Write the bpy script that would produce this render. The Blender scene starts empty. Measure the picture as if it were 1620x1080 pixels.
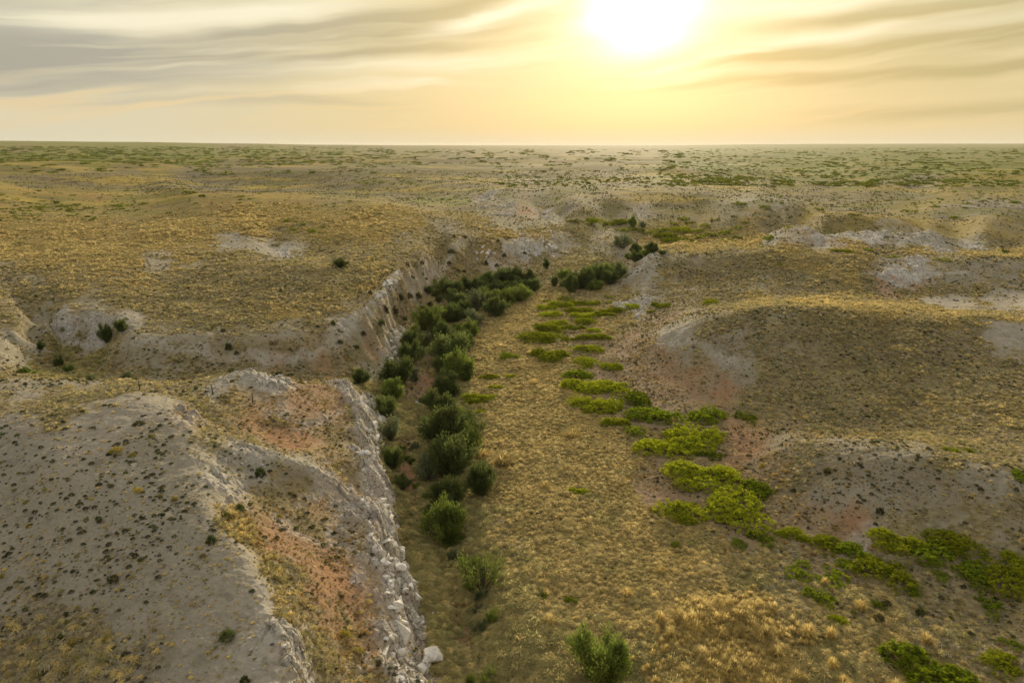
import bpy, bmesh, math, random
import numpy as np
from mathutils import Vector, geometry

random.seed(7)
RNG = np.random.default_rng(7)
SC = bpy.context.scene
COL = SC.collection
R = math.radians

# ------------------------------------------------------------------ camera
CAM_H = 40.0
PITCH = R(15.83)
FPX = 1094.0                       # focal length in pixels of the 1620 px wide photograph
cd = bpy.data.cameras.new('camera')
cd.sensor_width = 36.0
cd.lens = 36.0 * FPX / 1620.0
cd.clip_start = 0.5
cd.clip_end = 60000.0
cam = bpy.data.objects.new('camera', cd)
cam.location = (0, 0, CAM_H)
cam.rotation_euler = (math.pi / 2 - PITCH, 0, 0)
COL.objects.link(cam)
SC.camera = cam

# ------------------------------------------------------------------ light
SUN_AZ = 9.7                      # degrees to the right of the view direction (+Y)
SUN_EL = 9.9
world = bpy.data.worlds.new('World')
SC.world = world
world.use_nodes = True
NT = world.node_tree
NT.nodes.clear()


class G:
    """small helper to write node graphs"""
    def __init__(s, nt):
        s.nt = nt

    def n(s, t, **kw):
        nd = s.nt.nodes.new(t)
        for k, v in kw.items():
            setattr(nd, k, v)
        return nd

    def put(s, sock, v):
        if hasattr(v, 'is_output'):
            s.nt.links.new(v, sock)
        elif v is not None:
            if isinstance(v, (tuple, list)) and len(v) == 3 and len(sock.default_value) == 4:
                v = tuple(v) + (1,)
            sock.default_value = v

    def m(s, op, a, b=None, c=None, clamp=False):
        nd = s.n('ShaderNodeMath', operation=op)
        nd.use_clamp = clamp
        s.put(nd.inputs[0], a)
        if b is not None:
            s.put(nd.inputs[1], b)
        if c is not None:
            s.put(nd.inputs[2], c)
        return nd.outputs[0]

    def vm(s, op, a, b=None):
        nd = s.n('ShaderNodeVectorMath', operation=op)
        s.put(nd.inputs[0], a)
        if b is not None:
            s.put(nd.inputs[1], b)
        return nd.outputs['Value'] if op in ('DOT_PRODUCT', 'LENGTH') else nd.outputs[0]

    def mix(s, f, a, b, mode='MIX'):
        nd = s.n('ShaderNodeMix', data_type='RGBA', blend_type=mode)
        s.put(nd.inputs[0], f)
        s.put(nd.inputs[6], a)
        s.put(nd.inputs[7], b)
        return nd.outputs[2]

    def ss(s, x, a, b):
        nd = s.n('ShaderNodeMapRange', interpolation_type='SMOOTHSTEP')
        s.put(nd.inputs[0], x)
        nd.inputs[1].default_value = a
        nd.inputs[2].default_value = b
        return nd.outputs[0]

    def noise(s, vec, scale, detail=4, rough=0.5, dist=0.0, col=False):
        nd = s.n('ShaderNodeTexNoise')
        s.put(nd.inputs['Vector'], vec)
        nd.inputs['Scale'].default_value = scale
        nd.inputs['Detail'].default_value = detail
        nd.inputs['Roughness'].default_value = rough
        nd.inputs['Distortion'].default_value = dist
        return nd.outputs['Color' if col else 'Fac']

    def comb(s, x, y, z=0.0):
        nd = s.n('ShaderNodeCombineXYZ')
        s.put(nd.inputs[0], x)
        s.put(nd.inputs[1], y)
        s.put(nd.inputs[2], z)
        return nd.outputs[0]

    def gauss(s, x, c, w):
        d = s.m('DIVIDE', s.m('SUBTRACT', x, c), w)
        return s.m('EXPONENT', s.m('MULTIPLY', s.m('MULTIPLY', d, d), -1.0))


def build_sky():
    g = G(NT)
    out = g.n('ShaderNodeOutputWorld')
    tc = g.n('ShaderNodeTexCoord').outputs['Generated']
    dirn = g.vm('NORMALIZE', tc)
    sep = g.n('ShaderNodeSeparateXYZ')
    g.put(sep.inputs[0], dirn)
    x, y, z = sep.outputs
    az = g.m('MULTIPLY', g.m('ARCTAN2', x, y), 180 / math.pi)
    el = g.m('MULTIPLY', g.m('ARCSINE', z), 180 / math.pi)
    # clear air behind the cloud sheet
    sky = g.n('ShaderNodeTexSky', sky_type='NISHITA')
    sky.sun_disc = False
    sky.sun_elevation = R(SUN_EL)
    sky.sun_rotation = R(SUN_AZ)
    sky.air_density = 1.3
    sky.dust_density = 3.0
    bg1 = g.n('ShaderNodeBackground')
    g.put(bg1.inputs[0], sky.outputs[0])
    bg1.inputs[1].default_value = 0.10
    # sheets of high cloud drawn out into long streaks, tilted a little up to the right
    u = g.m('MULTIPLY', az, 0.030)
    w1 = g.m('SUBTRACT', g.noise(g.comb(u, g.m('MULTIPLY', el, 0.07), 3.3), 1.7, 3, 0.5), 0.5)
    w2 = g.m('SUBTRACT', g.noise(g.comb(g.m('MULTIPLY', u, 1.4), g.m('MULTIPLY', el, 0.16), 8.1), 2.6, 4, 0.55), 0.5)
    e2 = g.m('ADD', el, g.m('ADD', g.m('MULTIPLY', w1, 3.2), g.m('MULTIPLY', w2, 0.9)))
    v = g.m('SUBTRACT', e2, g.m('MULTIPLY', az, 0.11))
    n1 = g.noise(g.comb(u, g.m('MULTIPLY', v, 0.20), 0.7), 1.5, 5, 0.5, 0.2)
    n2 = g.noise(g.comb(g.m('MULTIPLY', u, 0.8), g.m('MULTIPLY', v, 0.42), 5.1), 1.8, 4, 0.5, 0.1)
    nn = g.m('ADD', g.m('MULTIPLY', n1, 0.6), g.m('MULTIPLY', n2, 0.4))
    soft = g.m('ADD', 0.45, g.m('MULTIPLY', g.ss(n2, 0.36, 0.62), 0.65))
    softi = g.m('ADD', 0.45, g.m('MULTIPLY', g.ss(n2, 0.62, 0.38), 0.65))

    def band(e0, slope, wid, a0, a1, amp, s=soft, fade=7.0):
        q = g.gauss(g.m('SUBTRACT', e2, g.m('ADD', e0, g.m('MULTIPLY', az, slope))), 0.0, wid)
        q = g.m('MULTIPLY', q, g.m('MULTIPLY', g.ss(az, a0 - fade, a0 + fade), g.ss(az, a1 + fade, a1 - fade)))
        return g.m('MULTIPLY', g.m('MULTIPLY', q, s), amp)

    def big(lst):
        q = lst[0]
        for k in lst[1:]:
            q = g.m('MAXIMUM', q, k)
        return g.m('MINIMUM', q, 1.0)
    # distance from the hidden sun
    da = g.m('SUBTRACT', az, SUN_AZ)
    de = g.m('SUBTRACT', el, SUN_EL)
    low = g.mix(g.ss(el, 0.0, 1.6), (0.80, 0.70, 0.47), (0.78, 0.645, 0.36))
    mid = g.mix(g.ss(el, 2.5, 9.0), low, (0.80, 0.70, 0.42))
    side = g.mix(g.m('MULTIPLY', g.ss(az, -4.0, -34.0), 0.8), mid, (0.78, 0.72, 0.53))
    cv = big([band(10.0, 0.15, 1.25, -40, 5, 1.5, softi), band(8.0, 0.12, .7, -34, -2, 1.0, softi), band(12.3, 0.03, 1.0, -40, 3, .75, softi), band(5.6, -0.02, 2.2, -60, -26, 1.5, softi, 9.0), band(7.0, 0.10, .8, -40, -14, .8, softi),
              band(5.2, 0.045, .75, 14, 60, 1.2, softi), band(7.0, 0.06, .6, 20, 60, 1.1, softi), band(8.6, 0.11, .7, 24, 60, .8, softi), band(11.6, 0.03, .6, 15, 60, .9, softi), band(3.9, 0.03, .6, 8, 60, 1.0, softi), band(3.4, 0.02, .5, -40, -10, .45, softi), band(2.4, 0.0, .55, 22, 60, .6, softi, 4.0),
              g.m('MULTIPLY', g.m('MULTIPLY', g.ss(nn, 0.50, 0.38), g.ss(el, 1.5, 6.0)), 0.55)])
    dark = g.mix(g.ss(az, 6.0, -32.0), (0.52, 0.44, 0.22), (0.44, 0.415, 0.345))
    col = g.mix(cv, side, dark)
    lite = big([band(11.6, 0.12, .9, -34, -12, 1.0), band(9.9, 0.25, .55, -6, 6, .9, soft, 3.0), band(9.2, 0.02, .8, 13, 60, .8), band(6.0, 0.055, .45, 16, 60, .7), band(6.6, 0.07, .6, -26, 2, .6),
                g.m('MULTIPLY', g.m('MULTIPLY', g.ss(nn, 0.55, 0.68), g.ss(el, 1.0, 6.0)), 0.7)])
    col = g.mix(lite, col, (1.0, 0.92, 0.68))
    # warm salmon streaks low down
    orr = g.m('MULTIPLY', g.m('MULTIPLY', g.gauss(el, 2.8, 1.6), g.ss(n2, 0.46, 0.62)), 0.55)
    col = g.mix(orr, col, (0.92, 0.68, 0.36))
    # light of the sun soaking through the sheet
    r2 = g.m('ADD', g.m('MULTIPLY', da, g.m('MULTIPLY', da, 0.55)), g.m('MULTIPLY', de, g.m('MULTIPLY', de, 1.0)))
    rr = g.m('SQRT', g.m('MULTIPLY', r2, g.m('ADD', -0.35, g.m('MULTIPLY', nn, 2.7))))
    core = g.m('EXPONENT', g.m('MULTIPLY', g.m('POWER', g.m('DIVIDE', rr, 1.4), 1.2), -1.0))
    halo = g.m('EXPONENT', g.m('MULTIPLY', rr, -0.34))
    wide = g.m('EXPONENT', g.m('MULTIPLY', rr, -0.06))
    def sc(colr, f):
        nd = g.n('ShaderNodeVectorMath', operation='SCALE')
        nd.inputs[0].default_value = colr
        g.put(nd.inputs[3], f)
        return nd.outputs[0]
    add = g.vm('ADD', sc((1.0, 0.95, 0.78), g.m('MULTIPLY', core, 7.0)), sc((1.0, 0.90, 0.62), g.m('MULTIPLY', halo, g.m('MULTIPLY', 0.38, g.m('SUBTRACT', 1.0, g.m('MULTIPLY', cv, 0.75))))))
    add = g.vm('ADD', add, sc((0.05, 0.04, 0.02), wide))
    col = g.vm('ADD', col, add)
    # darker, cooler overcast overhead and behind the camera
    col = g.mix(g.ss(el, 14.0, 40.0), col, (0.68, 0.65, 0.58))
    back = g.m('MULTIPLY', g.ss(g.m('ABSOLUTE', az), 60.0, 120.0), g.ss(el, 75.0, 35.0))
    col = g.mix(back, col, (0.50, 0.50, 0.50))
    col = g.mix(g.ss(el, -0.5, -4.0), col, (0.25, 0.21, 0.14))
    bg2 = g.n('ShaderNodeBackground')
    g.put(bg2.inputs[0], col)
    bg2.inputs[1].default_value = 0.90
    mx = g.n('ShaderNodeMixShader')
    mx.inputs[0].default_value = 0.93          # the cloud sheet hides nearly all of the clear sky
    g.nt.links.new(bg1.outputs[0], mx.inputs[1])
    g.nt.links.new(bg2.outputs[0], mx.inputs[2])
    g.nt.links.new(mx.outputs[0], out.inputs[0])


build_sky()
world.cycles.sampling_method = 'MANUAL'
world.cycles.sample_map_resolution = 1024

sd = bpy.data.lights.new('sun', 'SUN')
sd.energy = 4.3
sd.angle = R(8)
sd.color = (1.0, 0.86, 0.62)
sun = bpy.data.objects.new('sun', sd)
# the lamp shines along its local -Z
_d = Vector((math.sin(R(SUN_AZ)) * math.cos(R(SUN_EL)), math.cos(R(SUN_AZ)) * math.cos(R(SUN_EL)), math.sin(R(SUN_EL))))
sun.rotation_euler = _d.to_track_quat('Z', 'Y').to_euler()
sun.location = (60, 300, 120)
COL.objects.link(sun)

SC.view_settings.view_transform = 'Standard'
SC.view_settings.look = 'None'
SC.view_settings.exposure = 0.1
SC.view_settings.gamma = 1.0
SC.render.engine = 'CYCLES'
SC.cycles.max_bounces = 5
SC.cycles.diffuse_bounces = 2
SC.cycles.transmission_bounces = 3
SC.cycles.volume_bounces = 0
SC.cycles.use_denoising = True
SC.cycles.denoiser = 'OPENIMAGEDENOISE'
SC.cycles.denoising_input_passes = 'RGB_ALBEDO_NORMAL'
SC.cycles.denoising_prefilter = 'ACCURATE'
SC.cycles.sample_clamp_indirect = 4.0

# ------------------------------------------------------------------ terrain
SP, CP = math.sin(PITCH), math.cos(PITCH)


def ray(u, v):
    a = (u - 810.0) / FPX
    b = -(v - 540.0) / FPX
    return np.array([a, CP + b * SP, -SP + b * CP])


def P(u, v, z):
    """point at height z seen at photograph position u, v"""
    d = ray(u, v)
    t = (z - CAM_H) / d[2]
    return d[0] * t, d[1] * t


def depth_of(x, y, z):
    return y * CP - (z - CAM_H) * SP


def to_uv(x, y, z):
    dz = z - CAM_H
    dep = y * CP - dz * SP
    return 810 + FPX * x / dep, 540 - FPX * (y * SP + dz * CP) / dep


def AQ(x, y):
    return np.degrees(np.arctan2(x, y)), np.degrees(np.arctan2(CAM_H, np.hypot(x, y)))


# surveyed heights: u, v, z, crispness
PTS = '''
0 600 11.8;0 650 14;150 602 12.3;150 640 14;225 628 14.6;290 642 13.5;250 612 12.6;200 599 12.2;60 599 12
100 760 12.8;0 800 10.8;200 800 12.4;277 652 14.2;300 700 13.4 .4;440 1180 8 .4
250 900 10.7;100 950 9.9;0 1000 9;200 1080 8.4;0 1080 7.6;350 1060 8.7;200 1200 7.4;0 1200 6.6
345 700 12.3 .5;400 713 11.2 .8;450 722 10.4 .8;493 735 9.2 .8;513 750 8 .6;430 690 9 .5;370 670 10.6;350 640 12;450 660 9.4;500 690 8
400 775 9.5 .5;370 800 10.6;430 800 8.4;500 800 6.5;470 770 8.3 .5;370 850 10.4;410 885 9.6;445 930 8.7;470 980 8.1;490 1040 7.2;490 1080 6.4 .3;480 1180 5 .5
370 587 12.6 .5;400 585 12.6 .5;445 600 11 .5;350 592 12.2;480 606 9.4 .6;540 608 8 .6;400 615 11;460 640 9.6;520 650 8
548 611 7.4 1;560 640 6.8 1;572 680 6.2 1;574 720 5.8 1;576 750 5.6 1;584 790 5.2 1;590 825 4.9 1;575 860 5;598 885 4.6 1;626 889 4.2 1;612 920 3.8 1;606 960 3.6 1;612 1010 3.5 1;624 1050 3.2 1;636 1085 3 1;655 1180 2.4 1
540 700 7;530 800 6;520 880 5.5;560 940 4.6;550 1010 4.5;560 1080 4.2;560 1180 3.6
596 632 .8 1;606 680 .6 1;612 720 .5 1;618 760 .4 1;626 810 .2 1;634 850 .1 1;648 885 0 1;654 930 -.1 1;662 980 -.2 1;668 1030 -.4 1;676 1085 -.5 1;700 1180 -.8 1
450 590 3.5;560 603 1.8;350 586 4.5;250 600 5.2;205 597 5.8;130 597 6.4;60 588 6.5;500 600 2.8
130 570 6 ;100 580 6;60 562 6.4;120 550 6.6;0 500 12.5 .5;60 497 12 .8;130 495 11.8 .8;200 503 11.4 .8;60 537 7.2 .7;130 548 6.3 .7;180 545 7 .6;0 520 12 .6;32 519 11.8 .6;62 545 9.5 .6;80 578 6.6 .5;0 590 10
206 510 11 .7;186 540 9.6 .7;155 582 6.5 .6;215 530 10.8 .5;350 535 10 .5;210 592 6;300 600 5;450 531 9.6 .6;520 524 9.2 .9;545 527 8.2 .9;560 560 4.2;615 578 .9 .6;575 575 3
545 505 9.6 .8;572 490 9.9 .9;600 470 10.2 1;612 448 10.6 .9;640 430 10.7 .9;670 412 10.8 .9;700 395 10.8 .9;735 377 11 .9
628 540 1.2 .8;640 520 1 .8;650 500 1.2 .6;668 475 1.6 .6;700 442 2.4;760 424 2.8;850 424 2.8;620 500 4.6 .5;650 460 4.4 .5;700 425 4.6;750 405 5.6
800 385 9 .9;840 381 8.6 .9;880 378 8 .8;800 416 3.8 .8;850 407 3.6 .8;885 398 4 .7;930 389 4.6;760 395 8 .6;780 420 3.7
900 365 8;960 374 7 .5;1000 388 3.6;740 360 11.4;850 352 10;650 370 12.4
440 422 12.4;400 500 10.3;250 500 10.6;480 485 10.6;250 462 11.4;500 432 12.6;560 424 12;560 452 10.9;430 400 10.2;470 402 10.3;520 405 10.2;100 470 12;0 450 12.5;200 430 12.7;0 400 13.4;590 455 10.8;650 415 11
300 380 12.8;540 390 11.8;400 381 12.8 .6;430 396 11.2 .6;460 390 11.4 .6;600 380 12.6;620 350 14;300 350 13.8;0 350 14.4;500 330 14.8;300 320 15;0 310 16.5;300 305 16;550 320 14.4;650 330 13.8;700 345 12.2
100 292 13;300 299 10;450 302 9.5;600 303 9.4;300 275 15;0 285 17;300 286 12;600 290 12;200 265 18;500 270 17
0 250 20;300 250 18;600 255 16;0 236 27;300 238 24
700 317 9;760 321 8;850 345 6;780 307 13 .6;850 325 11 .6;880 338 9 .6;762 323 8 .6;850 346 5.5 .6;650 325 12;740 336 11;820 352 9
950 320 13;1000 300 14;1000 340 10;900 345 8;950 355 5.2;1080 370 5.2;1150 376 6;1010 400 3;1100 393 4.5;1080 383 4.2
1030 400 6.6 .7;1010 412 6 .7;998 424 4.8 .6;985 437 2.2 .6;1100 397 7.6 .4;1200 391 8.2 .4;1300 392 8.6;1450 399 8.6;1620 404 8.8
1050 430 4.4;1000 458 2.2;980 475 1.6;1100 445 4.6;1200 450 5.2;1300 456 5.6;1040 475 2.4;1060 460 3.6
1370 425 8.3 .4;1450 428 8.3 .5;1600 425 9 .4;1370 455 5.6;1450 460 5.4;1600 466 6;1500 410 8.8
1066 520 5 .4;1100 500 7.2;1180 486 8.9;1250 482 9.3;1330 486 9;1450 500 8.2;1620 505 8.4;1250 467 6;1100 480 4;1400 473 6.2;1550 480 6.8
1060 548 4.4 .4;1040 585 2.5;1100 560 5.4;1200 560 6.2;1300 560 6.2;1200 620 3;1100 620 2.3;1350 620 4;1500 580 6;1620 580 7;1620 650 5.4;1450 650 3.6;1200 520 7.8;1400 530 7.4
1250 690 3.6;1400 700 5.6;1550 730 6.4;1620 740 6.8;1400 680 3.4;1550 692 4.4;1300 830 2;1400 820 3;1500 830 3.6;1620 850 4.4;1180 720 2.1;1250 760 3
1200 358 9;1210 382 5.8 .5;1300 338 13 .3;1380 340 12.6;1480 352 11.5;1250 345 11.5;1300 388 5.8 .6;1400 389 5.8 .6;1480 385 6.2;1400 363 11.3 .7;1300 366 10.6 .6;1480 372 9.5 .6;1500 390 6.4;1620 385 8;1560 360 11
1200 310 14;1160 318 11;1260 322 11;1200 300 12.6;1350 315 12;1500 320 12;1620 330 12;1130 350 8;1300 328 9.6;1450 335 10
1000 280 15;1200 270 16;1400 280 16;1620 280 16;800 280 14;900 260 17;1200 250 18;1500 250 20;750 300 12;850 300 13;1100 290 14
1100 900 1.2;1300 900 1.8;1600 920 2.6;1620 1080 2.1;1300 1080 1;1000 1080 .5;850 1080 .3;900 900 .8;900 750 1;950 650 1.3;850 600 1.1;820 540 1.1;900 500 1.3;880 470 1.5;1000 560 1.8;1000 700 1.3;1050 620 2;1400 950 2;1180 1000 1
800 900 .5;790 800 .6;760 700 .7;760 600 .6;770 550 .7;830 490 1;850 466 1.2;930 455 1.3;820 1000 .4
770 1080 -1.1 .4;735 1000 -1.2 .5;715 930 -1.1 .5;690 870 -1 .5;658 800 -.9 .5;648 745 -.8 .5;660 690 -.7 .4;668 620 -.6;680 570 -.4;705 520 0;740 482 .3;800 458 .7;880 446 .9;950 430 1.2;985 415 1.6;1000 402 2;985 377 3.4
695 1080 -.3;680 1000 0;672 930 0;650 870 .1
0 1500 3.5;600 1500 2;700 1500 .3;820 1500 -1.3;930 1500 .4;1620 1500 1.6;820 1180 -1.1
'''
# crests, rims, feet of slopes and the channel, each a line of u v z crispness
LINES = '''
548 611 7.4 1>560 640 6.8 1>572 680 6.2 1>574 720 5.8 1>576 750 5.6 1>584 790 5.2 1>590 825 4.9 1>598 885 4.6 1>612 920 3.8 1>606 960 3.6 1>612 1010 3.5 1>624 1050 3.2 1>636 1085 3 1>655 1180 2.4 1
596 632 .8 1>606 680 .6 1>612 720 .5 1>618 760 .4 1>626 810 .2 1>634 850 .1 1>648 885 0 1>654 930 -.1 1>662 980 -.2 1>668 1030 -.4 1>676 1085 -.5 1>700 1180 -.8 1
277 652 14.2 .3>300 700 13.4 .4>313 740 12.9 .1>333 815 11.9 .1>383 860 10.9 .1>413 920 10.1 .1>432 970 9.4 .2>444 1020 9 .5>438 1075 8.6 .5
345 700 12.3 .5>400 713 11.2 .8>450 722 10.4 .8>493 735 9.2 .8>513 750 8 .6
215 530 10.8 .5>280 534 10.4 .4>350 535 10 .4>400 534 9.8 .4>450 531 9.6 .5>520 524 9.2 .8>545 508 9.6 .8>572 490 9.9 .9>600 470 10.2 1>612 448 10.6 .9>640 430 10.7 .9>670 412 10.8 .9>700 395 10.8 .9>735 377 11 .9
205 594 6>250 598 5.4>300 598 4.9>350 592 4.4>400 592 4>450 592 3.5>500 598 2.8>560 600 1.8>590 585 1.4>615 572 1 .6>622 552 1 .8>628 540 1.1 .8>640 520 1 .8>650 500 1.2 .6>668 475 1.6 .6>700 445 2.4>760 426 2.8>800 416 3.8 .8>850 407 3.6 .8>885 398 4 .7
800 385 9 .9>840 381 8.6 .9>880 378 8 .8
735 377 11 .8>765 381 10 .6>800 385 9 .9
400 422 13.00>440 418 13.50>500 424 13.70>560 420 13.00>600 424 12.40
0 500 12.5 .5>60 497 12 .8>130 495 11.8 .8>200 503 11.4 .8
60 537 7.2 .7>130 548 6.3 .7>180 545 7 .6
1066 520 5.90 .4>1100 500 8.50>1140 492 9.91>1180 486 10.86>1250 482 11.33>1330 486 10.97>1400 493 10.38>1450 500 9.91>1540 503 9.91>1620 505 9.91
1060 492 2.89>1100 481 3.23>1160 474 3.91>1250 467 4.42>1330 469 4.59>1400 473 4.93>1480 477 5.27>1550 480 5.44>1620 482 5.61
1040 585 2.3>1100 610 2.2>1150 618 2.4>1200 622 2.8>1280 625 3.2
1030 400 8.30 .7>1060 397 9.03 .4>1100 396 9.52 .4>1150 393 10.00>1200 391 10.25 .4>1300 392 10.74>1370 395 10.74>1450 398 10.74>1540 401 10.86>1620 404 10.98
1040 388 2.08>1100 384 3.04>1160 383 3.52>1210 384 3.84>1300 388 4.16 .5>1400 390 4.16 .5>1480 391 4.32>1560 393 4.48>1620 394 4.48
1030 400 6.8 .7>1010 412 6 .7>998 424 4.8 .7>985 437 2.2 .7
985 440 1.6>1000 460 2>1050 448 3.4>1100 440 4.6>1200 438 5.6>1300 434 6.4
1000 474 1.8>1040 478 2.4>1080 468 3.6>1150 462 4.6>1250 460 5
1370 425 8.3 .5>1450 426 8.5 .5>1530 424 8.8 .5>1620 422 9 .5
1370 455 5.4>1450 460 5.3>1530 464 5.5>1620 467 5.8
1210 362 11.50>1250 346 14.03>1300 338 15.41 .3>1380 339 15.18>1440 345 14.49>1500 356 13.11
1300 366 11.88 .6>1350 362 12.54 .7>1400 363 12.54 .7>1440 368 11.66 .7>1475 378 9.90 .6
1250 328 6.56>1300 329 6.72>1380 331 6.88>1450 338 7.20
1150 318 13.80>1200 308 16.56>1250 312 16.10>1300 318 13.80
900 318 14.95>950 314 16.10>1000 296 17.25>1060 300 16.79>1120 305 15.52
940 340 7.65>1000 343 7.65>1060 340 8.50>1120 345 7.65
1250 690 4.56>1320 694 6.00>1400 700 7.20>1480 714 7.68>1550 730 7.92>1620 740 8.40
1250 678 2.9>1320 678 3>1400 680 3.2>1480 686 3.8>1550 693 4.2>1620 700 4.8
1180 740 2>1220 800 1.8>1300 840 1.8>1380 850 2
300 305 16.60>400 306 16.20>500 310 15.40>560 316 15.20>620 322 14.60
300 299 7.60>400 300 7.00>500 302 6.60>600 305 6.60>660 312 6.60
60 292 12.5>150 292 12>220 294 11
0 272 18.5>120 270 18.4>300 274 16>450 272 16.5>600 276 16>700 282 14
780 300 15.10>850 306 14.50>920 300 15.50
'''
FAR = [(a_, r_, 20) for a_ in range(-56, 58, 4) for r_ in (2300, 3500, 8000, 25000)]
FAR_A = [-60, -46, -40, -35, -28, -21, -14, -7, 0, 8, 12, 15, 19, 24, 30, 36, 46, 60]
FAR_R = [1100, 1700, 2500, 3600, 4600, 6000, 8000, 10500, 14000, 26000]
FAR_Z = [[19, 19, 19, 19, 18, 17, 16, 15, 15, 15, 16, 17, 17, 18, 18, 19, 19, 18],
         [22, 22, 22, 22, 20, 18, 17, 17, 17, 17, 18, 18, 19, 19, 20, 20, 20, 19],
         [30, 30, 30, 29, 27, 23, 20, 18, 18, 18, 18, 19, 20, 21, 22, 22, 22, 20],
         [48, 48, 46, 44, 40, 33, 26, 21, 19, 18, 18, 19, 21, 23, 25, 25, 25, 22],
         [62, 62, 60, 57, 52, 43, 32, 25, 21, 19, 18, 19, 22, 25, 28, 28, 28, 24],
         [74, 74, 72, 69, 64, 54, 40, 30, 24, 20, 18, 19, 22, 25, 28, 28, 28, 24],
         [70, 70, 70, 68, 64, 56, 44, 34, 27, 22, 20, 22, 26, 30, 32, 32, 32, 26],
         [60, 60, 60, 60, 58, 54, 46, 38, 32, 26, 30, 42, 50, 56, 58, 58, 58, 50],
         [50, 50, 50, 50, 50, 48, 44, 38, 34, 30, 36, 46, 56, 62, 64, 64, 64, 56],
         [40] * 18]


def far_height(a, r):
    ra = np.interp(a, FAR_A, np.arange(len(FAR_A)))
    rr = np.interp(np.log(np.maximum(r, 1.0)), np.log(FAR_R), np.arange(len(FAR_R)))
    T = np.array(FAR_Z, float)
    ia = np.minimum(ra.astype(int), len(FAR_A) - 2); ir = np.minimum(rr.astype(int), len(FAR_R) - 2)
    ta, tr = ra - ia, rr - ir
    ta = ta * ta * (3 - 2 * ta)
    return (T[ir, ia] * (1 - ta) + T[ir, ia + 1] * ta) * (1 - tr) + (T[ir + 1, ia] * (1 - ta) + T[ir + 1, ia + 1] * ta) * tr


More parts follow.
